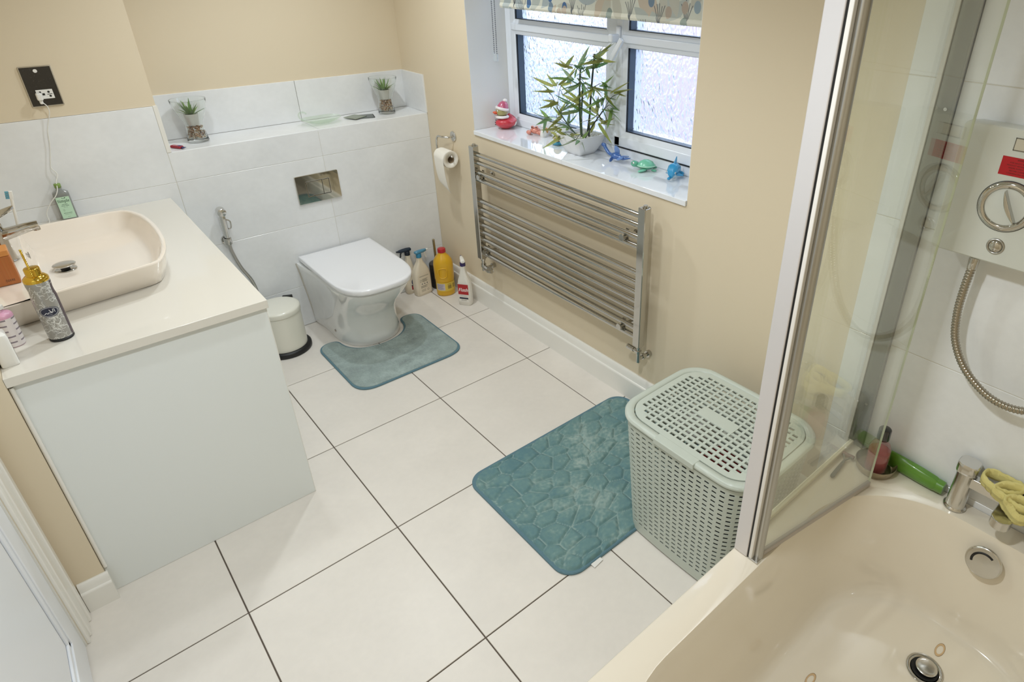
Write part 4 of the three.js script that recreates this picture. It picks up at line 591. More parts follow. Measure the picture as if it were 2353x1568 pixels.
  const t = sprayBottle('spray_bottle', 'white bottle with red label and purple collar beside the yellow bottle', [-0.092, 0.0005, 0.392], -0.95, { body: [[0.038, 0.024, 0], [0.042, 0.028, 0.006], [0.0425, 0.028, 0.06], [0.041, 0.027, 0.13], [0.036, 0.025, 0.165], [0.022, 0.019, 0.205], [0.0165, 0.0155, 0.235], [0.015, 0.015, 0.262]], mat: phy({ color: '#ece7dc', roughness: 0.35, clearcoat: 0.25 }), neck: 0.258, collar: phy({ color: '#33295f', roughness: 0.35 }), head: phy({ color: '#f0ece4', roughness: 0.3, clearcoat: 0.3 }), headTurn: 2.1, nozzle: phy({ color: '#33295f', roughness: 0.35 }), map: red, print: new THREE.PlaneGeometry(0.066, 0.125).translate(0, 0.088, 0.0284) });
}
{
  const t = thing('bleach_bottle', 'yellow plastic bottle with red cap and moulded handle in the corner', 'bottle', [-0.112, 0.0005, 0.186], -0.35); t.scale.set(1.14, 1, 1.08);
  const y = phy({ color: '#e0ad1e', roughness: 0.33, clearcoat: 0.3 });
  const rings = [[0.044, 0.040, 0], [0.0495, 0.045, 0.006], [0.050, 0.046, 0.03], [0.050, 0.046, 0.10], [0.0525, 0.048, 0.112], [0.053, 0.048, 0.21], [0.049, 0.046, 0.235], [0.036, 0.036, 0.26], [0.0215, 0.0215, 0.278], [0.0195, 0.0195, 0.29]];
  let g = ovalLoft(rings, 0.95, 0.7); const p = g.attributes.position;         // press the grip hollow into the front
  part('bottle', g, y, t);
  part('grip', [tube([[-0.030, 0.135, 0.041], [-0.036, 0.16, 0.042], [-0.033, 0.188, 0.041], [-0.012, 0.195, 0.047], [0.006, 0.190, 0.049], [0.008, 0.16, 0.049], [0.002, 0.135, 0.049], [-0.015, 0.128, 0.047]], 0.004, 50, 8, true)], y, t);
  const lab = canvasTex(768, 256, (x, w, h) => { x.fillStyle = '#e2c24c'; x.fillRect(0, 0, w, h); x.fillStyle = '#c9c0c6'; x.fillRect(30, 26, 300, 200); x.fillStyle = '#7d7480'; for (let k = 0; k < 10; k++) x.fillRect(44, 40 + k * 17, 270 - (k * 41) % 70, 7); x.fillStyle = '#4a3c28'; for (let k = 0; k < 22; k++) x.fillRect(420 + k * 6, 76, 2 + (k * 5) % 4, 112); for (let k = 0; k < 8; k++) x.fillRect(600, 60 + k * 16, 110, 8); x.fillRect(420, 40, 120, 10); });
  const lg = new THREE.CylinderGeometry(0.0522, 0.0522, 0.058, 30, 1, true, -1.25, 2.5).scale(1, 1, 0.955).translate(0, 0.066, 0);
  part('label_print', lg, std({ map: lab, roughness: 0.5, side: THREE.DoubleSide }), t);
  part('cap', lathe([[0.0, 0.312], [0.019, 0.3115], [0.0215, 0.309], [0.0222, 0.288], [0.0205, 0.286], [0, 0.286]], 30), phy({ color: '#b81f26', roughness: 0.35, clearcoat: 0.3 }), t, 'red screw cap');
}
{
  const t = thing('toilet_brush', 'black toilet brush holder with tall chrome handle in the corner', 'toilet brush', [-0.098, 0.0005, 0.073]);
  const mesh = std({ color: '#3a3836', roughness: 0.4, metalness: 0.6 });
  part('holder', lathe([[0, 0], [0.043, 0], [0.0445, 0.003], [0.046, 0.165], [0.044, 0.165], [0.0425, 0.006], [0, 0.006]], 36), mesh, t);
  const ring = []; for (let j = 0; j < 15; j++) ring.push(new THREE.TorusGeometry(0.0455, 0.0011, 5, 36).rotateX(Math.PI / 2).translate(0, 0.012 + j * 0.0105, 0)); for (let k = 0; k < 36; k++) { const a = k / 36 * 6.283; ring.push(rod([0.0452 * Math.cos(a), 0.004, 0.0452 * Math.sin(a)], [0.0464 * Math.cos(a), 0.164, 0.0464 * Math.sin(a)], 0.001, 5)); }
  part('holder_mesh', ring, std({ color: '#6a6764', roughness: 0.35, metalness: 0.9 }), t).userData.kind = 'stuff';
  part('lid', lathe([[0, 0.178], [0.02, 0.177], [0.042, 0.172], [0.0465, 0.166], [0.044, 0.163], [0, 0.163]], 36), std({ color: '#4a4643', roughness: 0.45, metalness: 0.3 }), t);
  part('handle', [rod([0.0, 0.17, 0], [-0.003, 0.328, 0.002], 0.0078, 20), ball(-0.003, 0.328, 0.002, 0.0078)], std({ color: '#b3a88f', roughness: 0.15, metalness: 1 }), t, 'polished metal handle');
}

// ================================================================ LEDGE
const YN = 1.0905;
const soilMat = std({ color: '#2c261d', roughness: 1 });
const leafGreens = ['#6d9040', '#7da04a', '#5f8340'].map(c => phy({ color: c, roughness: 0.5, clearcoat: 0.1, side: THREE.DoubleSide }));
function blade(len, w, curl, n = 7) {    // succulent / bamboo leaf: folded lance shape along +y, opening to +z
  const pos = [], idx = [], uv = [];
  for (let i = 0; i <= n; i++) { const f = i / n, ww = w * Math.sin(Math.PI * Math.min(1, 0.12 + 0.88 * f) ** 0.75) * (f > 0.98 ? 0.05 : 1), y = len * f, z = curl * f * f; for (const s of [-1, 0, 1]) { pos.push(s * ww, y, z + (s ? 0.35 * ww : 0)); uv.push(s * 0.5 + 0.5, f); } }
  for (let i = 0; i < n; i++) for (let k = 0; k < 2; k++) { const a = i * 3 + k; idx.push(a, a + 1, a + 4, a, a + 4, a + 3); }
  const g = new THREE.BufferGeometry(); g.setAttribute('position', new THREE.Float32BufferAttribute(pos, 3)); g.setAttribute('uv', new THREE.Float32BufferAttribute(uv, 2)); g.setIndex(idx); g.computeVertexNormals(); return g;
}
const aloeLeaves = [blade(0.072, 0.0064, 0.016), blade(0.060, 0.006, 0.020), blade(0.08, 0.006, 0.010)];
const glassVaseGeo = lathe([[0.0, 0.0], [0.040, 0.0], [0.0475, 0.003], [0.0475, 0.009], [0.0455, 0.016], [0.0405, 0.05], [0.0385, 0.07], [0.0405, 0.088], [0.052, 0.115], [0.066, 0.15], [0.0755, 0.185], [0.0775, 0.2], [0.0768, 0.2008], [0.0758, 0.2], [0.0735, 0.185], [0.064, 0.15], [0.05, 0.1155], [0.0385, 0.088], [0.0367, 0.07], [0.0387, 0.05], [0.0432, 0.018], [0.040, 0.0155], [0.0, 0.0155]], 56);
[['left end of the ledge near the socket wall', -1.178, -0.140, 11], ['right end of the ledge near the window wall', -0.186, -0.140, 23]].forEach(([where, x, z, sd]) => {
  const v = single('glass_vase', glassVaseGeo, M.clearGlass, 'clear waisted glass vase at the ' + where, 'vase', [x, YN, z], 0, 'glass vases on the ledge');
  rs = sd; const peb = [], cols = [];
  const cset = ['#d9b79a', '#c79f80', '#e6d2b8', '#a87f5f', '#efe6d4', '#8a6a4e'].map(c => new THREE.Color(c));
  for (let k = 0; k < 240; k++) { const y = 0.0195 + 0.056 * rnd(), rad = (y < 0.05 ? 0.0375 : 0.0325) * Math.sqrt(rnd()), a = rnd() * 6.283, g = new THREE.IcosahedronGeometry(1, 0); g.scale(rr(0.0032, 0.0058), rr(0.0026, 0.004), rr(0.0032, 0.0052)); turned(g, rnd() * 3, rnd() * 3, rnd() * 3, rad * Math.cos(a), y, rad * Math.sin(a)); const c = cset[(rnd() * 6) | 0], cc = new Float32Array(g.attributes.position.count * 3); for (let i = 0; i < cc.length; i += 3) { cc[i] = c.r; cc[i + 1] = c.g; cc[i + 2] = c.b; } g.setAttribute('color', new THREE.BufferAttribute(cc, 3)); peb.push(g); }
  const pg = mergeGeometries(peb); pg.computeVertexNormals();
  const pm = shadow(new THREE.Mesh(pg, std({ vertexColors: true, roughness: 0.7 }))); pm.name = numbered('pebbles'); pm.position.set(x, YN, z); pm.userData = { label: 'tan and cream pebbles inside the vase at the ' + where, category: 'pebbles', kind: 'stuff' }; scene.add(pm);
  const t = thing('potted_succulent', 'spiky green succulent in white cup, ' + where.replace(' of the ledge', '') , 'plant', [x - 0.003, YN + 0.0795, z + 0.002], sd * 0.37, 'potted succulents in glass vases');
  part('pot', lathe([[0, 0], [0.0225, 0], [0.0245, 0.002], [0.0315, 0.054], [0.030, 0.0545], [0.0285, 0.052], [0.0275, 0.048], [0, 0.048]], 36), M.whitePlastic, t);
  part('soil', lathe([[0.0284, 0.0485], [0.015, 0.0505], [0, 0.051]], 24), soilMat, t);
  for (let k = 0; k < 20; k++) { const ring = k < 5 ? 0 : k < 12 ? 1 : 2, a = k * 2.4, tilt = [0.12, 0.48, 0.92][ring] + rr(-0.08, 0.08); const m = part('leaf', aloeLeaves[k % 3], leafGreens[k % 3], t); m.rotation.set(0, 0, 0); m.rotation.order = 'YXZ'; m.rotation.y = a; m.rotation.x = tilt; m.position.set(Math.sin(a) * 0.006, 0.047, Math.cos(a) * 0.006); }
});
{
  const t = thing('glass_dish', 'pale green tinted glass dish with curled handle on the ledge', 'dish', [-0.575, YN + 0.0003, -0.122], 0.08);
  const tint = phy({ color: '#f3f8f2', roughness: 0.03, transmission: 0.92, thickness: 0, ior: 1.5 });
  const o = (a, b, y) => at(rrect(0, 0, a, b, b * 0.98, 12), y);
  part('bowl', loft([o(0.030, 0.028, 0.0), o(0.052, 0.040, 0.004), o(0.085, 0.054, 0.016), o(0.108, 0.064, 0.030), o(0.107, 0.063, 0.0315), o(0.082, 0.0515, 0.019), o(0.050, 0.038, 0.008), o(0.02, 0.02, 0.006)], { crease: 1.2 }), tint, t);
  part('curled_handle', tube([[-0.100, 0.029, 0.01], [-0.118, 0.045, 0.008], [-0.120, 0.062, 0.002], [-0.105, 0.072, -0.006], [-0.085, 0.069, -0.008], [-0.075, 0.060, -0.006]], 0.0045, 40, 10), tint, t);
}
{
  const pk = (x, z, ry, tilt, lab, col) => { const t = thing('sachet', lab, 'sachet', [x, YN + 0.0008, z], ry); part('foil', turned(new RoundedBoxGeometry(0.085, 0.003, 0.09, 2, 0.0012), 0, 0, tilt, 0, 0.002, 0), std({ color: col, roughness: 0.35, metalness: 0.5 }), t); part('crimped_edge', turned(new THREE.BoxGeometry(0.006, 0.0012, 0.09), 0, 0, tilt, 0.044, 0.002, 0), M.black, t); return t; };
  pk(-0.385, -0.132, 0.42, 0.0, 'flat grey green foil sachet lying beside the glass dish', '#9ba393');
  pk(-0.325, -0.126, -0.30, 0.0, 'dark edged foil sachet beneath another near the right vase', '#6e7470');
  scene.getObjectByName('sachet').position.y = YN + 0.0045;
  const w = thing('sweet_wrapper', 'small red and blue wrapped sweet at the left ledge corner', 'sweet', [-1.289, YN + 0.0003, -0.062], -1.05);
  const lab = canvasTex(256, 96, (x, ww, h) => { x.fillStyle = '#a81f30'; x.fillRect(0, 0, ww, h); x.fillStyle = '#2c2f7a'; x.fillRect(180, 0, 76, h); x.fillStyle = '#fff'; x.font = 'bold italic 56px sans-serif'; x.fillText('Rebel', 18, 66); });
  part('packet', new RoundedBoxGeometry(0.062, 0.012, 0.024, 3, 0.005).translate(0, 0.0062, 0), std({ color: '#a02434', roughness: 0.35 }), w);
  part('print', new THREE.PlaneGeometry(0.052, 0.016).rotateX(-Math.PI / 2).translate(0, 0.0126, 0), std({ map: lab, roughness: 0.4 }), w);
  part('twist_end', loft([at(rrect(0, 0, 0.004, 0.004, 0.003, 3), 0), at(rrect(0, 0, 0.001, 0.011, 0.001, 3), 0.014)]).rotateZ(-Math.PI / 2).translate(0.030, 0.005, 0), std({ color: '#22245a', roughness: 0.4 }), w);
}

// ================================================================ WINDOW SILL
{
  const pr = canvasTex(2048, 512, (x, w, h) => {        // printed blind fabric: stems, berries and big leaves on cream
    x.fillStyle = '#e9e8da'; x.fillRect(0, 0, w, h); rs = 5;
    for (let k = 0; k < 60; k++) { const px = rnd() * w, py = rnd() * h, a = rnd() * 3; x.save(); x.translate(px, py); x.rotate(a); x.fillStyle = ['#cfd3ca', '#d8d5c6', '#c4ccca', '#dcd0bd'][k % 4]; x.scale(1.7, 1.7); x.beginPath(); x.moveTo(0, -60); x.quadraticCurveTo(46, 0, 0, 60); x.quadraticCurveTo(-46, 0, 0, -60); x.fill(); x.restore(); }
    for (let k = 0; k < 30; k++) { const px = rnd() * w, py = rnd() * h; x.strokeStyle = '#6a6f74'; x.lineWidth = 4; for (let q = -2; q <= 2; q++) { x.beginPath(); x.moveTo(px, py + 80); x.quadraticCurveTo(px + q * 6, py + 20, px + q * 22, py - 30 - rnd() * 30); x.stroke(); } }
    for (let k = 0; k < 52; k++) { x.fillStyle = ['#93a7b5', '#5f86b0', '#b3c2c6', '#a9b5ad', '#cdbfae'][k % 5]; x.beginPath(); x.ellipse(rnd() * w, rnd() * h, 26, 34, 0, 0, 7); x.fill(); }
  }); pr.wrapS = pr.wrapT = THREE.RepeatWrapping;
  const b = thing('roller_blind', 'cream roller blind printed with leaves and blue berries', 'blind', [0.140, 0, 0]);
  const fab = phy({ map: pr, roughness: 0.85, transmission: 0.5, thickness: 0, side: THREE.DoubleSide }), z0 = 0.606, z1 = 1.965;
  const fg = box(-0.0006, 0.0006, 1.698, 2.0, z0, z1); planar(fg, 1 / 1.3, 1 / 0.33, 'x');
  part('fabric', fg, fab, b);
  const hem = loft([z0, z1].map(z => Array.from({ length: 20 }, (_, k) => { const a = k / 20 * 6.283; return [0.008 * Math.cos(a) + 0.002, 1.692 + 0.0125 * Math.sin(a), z]; }))); planar(hem, 1 / 1.3, 1 / 0.33, 'x');
  part('hem_bar', hem, std({ map: pr, roughness: 0.85 }), b);
  part('roller', rod([0, 2.015, z0 - 0.02], [0, 2.015, z1 + 0.01], 0.02, 20), M.whitePlastic, b);
  const beads = []; const zz = 0.560; for (let k = 0; k < 58; k++) { const y = 1.99 - k * 0.0092; beads.push(new THREE.OctahedronGeometry(0.0031, 1).translate(-0.022 + 0.0, y, zz - 0.008 * Math.min(1, (1.99 - y) / 0.5) * 0), new THREE.OctahedronGeometry(0.0031, 1).translate(-0.022, y, zz + 0.030 - 0.008 * ((1.99 - y) / 0.53))); }
  beads.push(rod([-0.022, 1.99, zz], [-0.022, 1.46, zz], 0.0006, 5), rod([-0.022, 1.99, zz + 0.030], [-0.022, 1.46, zz + 0.022], 0.0006, 5));
  part('bead_chain', beads, std({ color: '#6d6f74', roughness: 0.35, metalness: 0.6 }), b);
  part('chain_tensioner', [box(-0.029, -0.015, 1.425, 1.465, zz - 0.004, zz + 0.026, 0.005)], phy({ color: '#eef2f4', roughness: 0.15, transmission: 0.7, thickness: 0 }), b, 'clear plastic tensioner');
}
{
  const t = thing('potted_bamboo', 'artificial bamboo plant in square white pot on the sill', 'plant', [0.142, SILL + 0.0003, 1.205]);
  const sq = (a, y) => at(rrect(0, 0, a, a, 0.010, 6), y);
  part('pot', loft([sq(0.046, 0), sq(0.049, 0.002), sq(0.060, 0.02), sq(0.072, 0.045), sq(0.081, 0.072), sq(0.0855, 0.090), sq(0.0845, 0.0915), sq(0.079, 0.0905), sq(0.075, 0.078), sq(0.074, 0.075)], { crease: 0.6 }), phy({ color: '#e9eaec', roughness: 0.35, clearcoat: 0.3 }), t);
  rs = 81; const peb = []; for (let k = 0; k < 150; k++) peb.push(new THREE.IcosahedronGeometry(rr(0.004, 0.007), 0).translate(rr(-0.07, 0.07), 0.077 + rr(0, 0.005), rr(-0.07, 0.07)));
  part('gravel', peb, std({ color: '#d8d6cc', roughness: 0.8, flatShading: true }), t).userData.kind = 'stuff';
  const stemMat = std({ color: '#3f5236', roughness: 0.6 }), stemDark = std({ color: '#2f3a2e', roughness: 0.6 });
  const leafMats = ['#97a04e', '#78984a', '#8f9148', '#6a8f5c', '#a5a855', '#84996a'].map(c => phy({ color: c, roughness: 0.5, transmission: 0.35, thickness: 0, side: THREE.DoubleSide }));
  const LG = [blade(0.098, 0.0082, 0.012, 8), blade(0.082, 0.0075, 0.006, 8), blade(0.112, 0.0085, 0.022, 8), blade(0.07, 0.007, -0.006, 8)];
  const stems = [[[0.012, 0.078, -0.012], [0.004, 0.19, -0.012], [-0.002, 0.30, -0.006], [-0.004, 0.395, 0.004]], [[0.02, 0.078, 0.035], [0.012, 0.2, 0.05], [0.0, 0.33, 0.075], [-0.006, 0.455, 0.098]], [[-0.012, 0.078, 0.02], [-0.01, 0.18, 0.016], [-0.004, 0.29, 0.018]], [[-0.02, 0.078, 0.05], [-0.012, 0.14, 0.09], [0.0, 0.22, 0.15]], [[0.0, 0.078, -0.03], [-0.02, 0.13, -0.08], [-0.026, 0.19, -0.14]], [[0.03, 0.078, 0.01], [0.03, 0.2, 0.03], [0.02, 0.27, 0.05]]];
  stems.forEach((s, i) => part('stem', tube(s, i < 3 ? 0.0042 : 0.003, 24, 7), i % 2 ? stemDark : stemMat, t));
  // leaf sprays: tip points relative to the pot
  const tips = [[-0.036, 0.384, -0.068], [-0.002, 0.383, 0.034], [-0.021, 0.436, 0.167], [0.004, 0.394, 0.104], [0.007, 0.293, -0.146], [-0.055, 0.323, 0.034], [-0.061, 0.321, 0.148], [0.03, 0.319, 0.143], [-0.033, 0.217, -0.191], [-0.036, 0.224, -0.065], [0.048, 0.23, -0.037], [-0.01, 0.274, 0.159], [0.03, 0.303, 0.226], [-0.01, 0.124, -0.259], [0.008, 0.156, -0.152], [-0.045, 0.208, 0.038], [0.008, 0.205, 0.097], [0.033, 0.232, 0.19], [-0.004, 0.089, -0.188], [0.02, 0.113, -0.117], [-0.092, 0.079, -0.055], [-0.092, 0.089, 0.07], [0.021, 0.16, 0.156], [0.003, 0.345, -0.002], [-0.029, 0.26, -0.22], [-0.02, 0.44, 0.12]];
  const Y = V(0, 1, 0);
  tips.forEach((p, i) => {
    const P = V(...p); let best = null, bd = 9; for (const s of stems) for (const q of new THREE.CatmullRomCurve3(s.map(a => V(...a))).getPoints(12)) { const d = q.distanceTo(P) + Math.max(0, q.y - P.y) * 1.5; if (d < bd) { bd = d; best = q; } }
    const mid = best.clone().lerp(P, 0.55).add(V(0, 0.02, 0));
    part('twig', tube([best, mid, P], 0.0014, 12, 5), stemDark, t);
    const out = P.clone().sub(best).setY(0.0).normalize(), nl = 6 + (i % 3);
    for (let k = 0; k < nl; k++) { const sp = (k - (nl - 1) / 2), dir = out.clone().applyAxisAngle(Y, sp * 0.55 + rr(-0.25, 0.25)); dir.y = rr(-0.75, 0.75) + (i < 4 ? 0.35 : -0.1); dir.normalize();
      if (dir.x > 0 && P.x > -0.02) dir.x *= 0.35; dir.normalize();
      const m = part('leaf', LG[(k + i) % 4], leafMats[(k * 2 + i) % 6], t); m.quaternion.setFromUnitVectors(Y, dir); m.quaternion.multiply(new THREE.Quaternion().setFromAxisAngle(Y, rnd() * 6.28)); m.position.copy(P).addScaledVector(out, -0.01 * k); if (P.x + dir.x * 0.1 > 0.07) m.position.x -= P.x + dir.x * 0.1 - 0.07; }
  });
}
// bath toys; each faces +z before its turn
const toyMat = (c, o = {}) => phy({ color: c, roughness: 0.32, clearcoat: 0.5, clearcoatRoughness: 0.2, ...o });
{
  const t = thing('rubber_duck', 'rubber duck in red coat with pink bobble hat', 'duck toy', [0.150, SILL + 0.0003, 0.572], -1.95); t.scale.set(1.22, 1.06, 1.22);
  const red = toyMat('#c8313f'), white = toyMat('#efe9e6'), yel = toyMat('#a9a066'), or = toyMat('#df5a30');
  const bodyR = []; for (let i = 0; i <= 16; i++) { const f = i / 16, y = 0.062 * f, a = Math.sin(Math.PI * (0.12 + 0.80 * f)); bodyR.push(Array.from({ length: 30 }, (_, k) => { const q = k / 30 * 6.283, c = Math.cos(q), s = Math.sin(q), tail = Math.max(0, -s) ** 3 * 0.016 * f; return [0.040 * a * c, y + (s < 0 ? tail * 0.9 : 0), 0.047 * a * s - 0.004 - tail * 0.4]; })); }
  part('body', loft(bodyR.map(r => r.slice().reverse()), { crease: 1.2 }), red, t);
  part('trim_collar', new THREE.TorusGeometry(0.0235, 0.0075, 12, 28).rotateX(Math.PI / 2).translate(0, 0.061, 0.010), white, t);
  part('coat_trim', ball(0.0, 0.030, -0.040, 0.025, 0.020, 0.013), white, t);
  part('head', ball(0, 0.087, 0.012, 0.0255, 0.025, 0.0265), yel, t, 'faded yellow head');
  part('beak', [ball(0, 0.084, 0.040, 0.0125, 0.0055, 0.0125), ball(0, 0.078, 0.037, 0.0105, 0.0045, 0.0105)], or, t, 'orange beak');
  for (const s of [-1, 1]) { const e = part('eye', ball(s * 0.0135, 0.094, 0.0335, 0.0045, 0.0055, 0.003), white, t); part('pupil', ball(s * 0.0138, 0.094, 0.0362, 0.002, 0.003, 0.0012), M.black, e); part('wing', ball(s * 0.038, 0.035, -0.004, 0.0065, 0.014, 0.021), red, t); }
  const hat = part('hat', lathe([[0.0, 0.040], [0.010, 0.038], [0.019, 0.028], [0.0245, 0.012], [0.0255, 0.0]], 28).rotateX(-0.28).translate(0, 0.0985, 0.008), toyMat('#c05a78'), t, 'pink bobble hat');
  part('hat_brim', new THREE.TorusGeometry(0.0245, 0.0072, 12, 28).rotateX(Math.PI / 2).rotateX(-0.28).translate(0, 0.101, 0.0085), white, hat);
  part('bobble', ball(0, 0.139, -0.006, 0.0095), white, hat);
  part('coat_buttons', [ball(0, 0.045, 0.040, 0.0025), ball(0, 0.034, 0.0425, 0.0025), ball(0, 0.023, 0.0425, 0.0025)], M.black, t);
}
{
  const t = thing('crab_toy', 'small coral pink crab bath toy near the duck', 'toy', [0.196, SILL + 0.0003, 0.782], -1.0); t.scale.setScalar(1.25);
  const c = toyMat('#dc8f7c');
  part('body', ball(0, 0.016, 0, 0.022, 0.014, 0.018), c, t);
  for (const s of [-1, 1]) { part('claw', [ball(s * 0.024, 0.0105, 0.016, 0.011, 0.009, 0.0085), ball(s * 0.018, 0.012, 0.022, 0.007, 0.006, 0.005), rod([s * 0.015, 0.014, 0.006], [s * 0.024, 0.011, 0.014], 0.004, 8)], c, t); const e = part('eye', [ball(s * 0.009, 0.031, 0.010, 0.0068), rod([s * 0.008, 0.02, 0.008], [s * 0.009, 0.03, 0.01], 0.004, 8)], c, t); part('pupil', [ball(s * 0.009, 0.032, 0.0152, 0.003)], M.black, e); part('leg', rod([s * 0.014, 0.01, -0.008], [s * 0.027, 0.0035, -0.012], 0.0035, 8), c, t); part('leg', rod([s * 0.014, 0.01, -0.002], [s * 0.029, 0.0035, -0.003], 0.0035, 8), c, t); }
}
{
  const t = thing('snail_toy', 'white bath toy with tan back half hidden by leaves', 'toy', [0.195, SILL + 0.0003, 0.852], -1.6);
  part('body', loft([[0.016, 0], [0.0185, 0.006], [0.017, 0.022], [0.012, 0.036], [0.0085, 0.046], [0.006, 0.052]].map(([r, y]) => Array.from({ length: 22 }, (_, k) => [-r * Math.cos(k / 22 * 6.283), y, r * Math.sin(k / 22 * 6.283)]))), toyMat('#ece9e4'), t);
  part('head', ball(0, 0.053, 0.004, 0.0085, 0.009, 0.009), toyMat('#ece9e4'), t);
  part('shell', ball(0, 0.030, -0.016, 0.0155, 0.0165, 0.0115), toyMat('#cf9b52'), t, 'tan shell on the back');
}
{
  const t = thing('fish_toy', 'small yellow faced bath toy in a blue ring behind bamboo leaves', 'toy', [0.152, SILL + 0.0003, 1.018], -0.85);
  part('ring', new THREE.TorusGeometry(0.021, 0.0085, 12, 30).rotateX(Math.PI / 2).translate(0, 0.0088, 0), toyMat('#3a8fae'), t, 'blue swim ring');
  part('head', ball(0, 0.029, 0, 0.0205, 0.0195, 0.019), toyMat('#d9c25c'), t);
  part('snout', ball(0, 0.023, 0.0185, 0.010, 0.007, 0.006), toyMat('#e9c9a4'), t);
  for (const s of [-1, 1]) { const e = part('eye', ball(s * 0.0085, 0.036, 0.0155, 0.005), toyMat('#f3efe6'), t); part('pupil', ball(s * 0.0088, 0.0365, 0.0195, 0.0024), M.black, e); }
}
{
  const t = thing('sea_dragon_toy', 'dark blue long necked sea creature toy with raised fins', 'toy', [0.165, SILL + 0.0003, 1.422], 0.0); t.scale.setScalar(1.15);
  const b = toyMat('#3f67a8'), b2 = toyMat('#6c8fcb');
  part('body', [ball(0, 0.021, 0, 0.017, 0.015, 0.027)], b, t);
  part('belly', ball(0, 0.015, 0.002, 0.0145, 0.0125, 0.023), toyMat('#c9d2e6'), t, 'pale belly');
  part('neck', tube([[0, 0.022, -0.018], [0.002, 0.024, -0.040], [0.006, 0.034, -0.060], [0.010, 0.045, -0.076]], 0.0068, 20, 10), b, t);
  part('head', ball(0.011, 0.049, -0.083, 0.0075, 0.008, 0.013), b, t);
  part('tail', loft([[0.018, 0.020, 0.0095], [0.045, 0.021, 0.0065], [0.068, 0.026, 0.0035], [0.082, 0.031, 0.001]].map(([z, y, r]) => Array.from({ length: 14 }, (_, k) => [r * Math.cos(k / 14 * 6.283), y + r * Math.sin(k / 14 * 6.283), z]))), b, t);
  const fin = (l, w) => loft([[0, w * 0.5], [l * 0.35, w], [l * 0.75, w * 0.75], [l, w * 0.15]].map(([y, r]) => [[-r, y, -0.0015], [r, y, -0.0015], [r, y, 0.0015], [-r, y, 0.0015]]));
  part('fin', turned(fin(0.036, 0.014), -0.35, Math.PI / 2, -0.2, 0.010, 0.028, 0.004), b2, t); part('fin', turned(fin(0.034, 0.011), 1.25, 0.4, 0, -0.012, 0.017, 0.020), b2, t);
  part('fin', turned(fin(0.022, 0.008), 0, 0, 2.3, -0.012, 0.018, -0.006), b, t); part('fin', turned(fin(0.034, 0.010), 1.35, -0.4, 0, 0.014, 0.022, 0.024), b2, t);
}
{
  const t = thing('turtle_toy', 'mint green turtle bath toy on the sill', 'toy', [0.172, SILL + 0.0003, 1.606], -2.45); t.scale.setScalar(1.2);
  const g1 = toyMat('#5fae8f'), g2 = toyMat('#79c7a6');
  const shell = part('shell', [lathe([[0.0, 0.0395], [0.010, 0.038], [0.020, 0.032], [0.0265, 0.022], [0.0275, 0.018], [0.026, 0.016], [0, 0.016]], 32).scale(1, 1, 1.18)], g2, t);
  part('shell_rim', new THREE.TorusGeometry(0.0275, 0.0026, 8, 36).rotateX(Math.PI / 2).scale(1, 1, 1.18).translate(0, 0.0185, 0), toyMat('#a9dcc2'), shell);
  part('body', ball(0, 0.013, 0, 0.0225, 0.0095, 0.027), g1, t);
  part('head', [ball(0, 0.022, 0.042, 0.0125, 0.0115, 0.0145), rod([0, 0.016, 0.022], [0, 0.020, 0.038], 0.009, 12)], g1, t);
  for (const s of [-1, 1]) { const e = part('eye', ball(s * 0.009, 0.027, 0.047, 0.004), toyMat('#f2f2ea'), t); part('pupil', ball(s * 0.0112, 0.0275, 0.0495, 0.002), M.black, e); part('flipper', turned(ball(0, 0, 0, 0.0085, 0.0048, 0.0195), 0.1, s * 0.7, 0, s * 0.030, 0.0065, 0.012), g2, t); part('flipper', turned(ball(0, 0, 0, 0.0065, 0.0042, 0.0115), 0, -s * 0.6, 0, s * 0.020, 0.0058, -0.030), g1, t); }
}
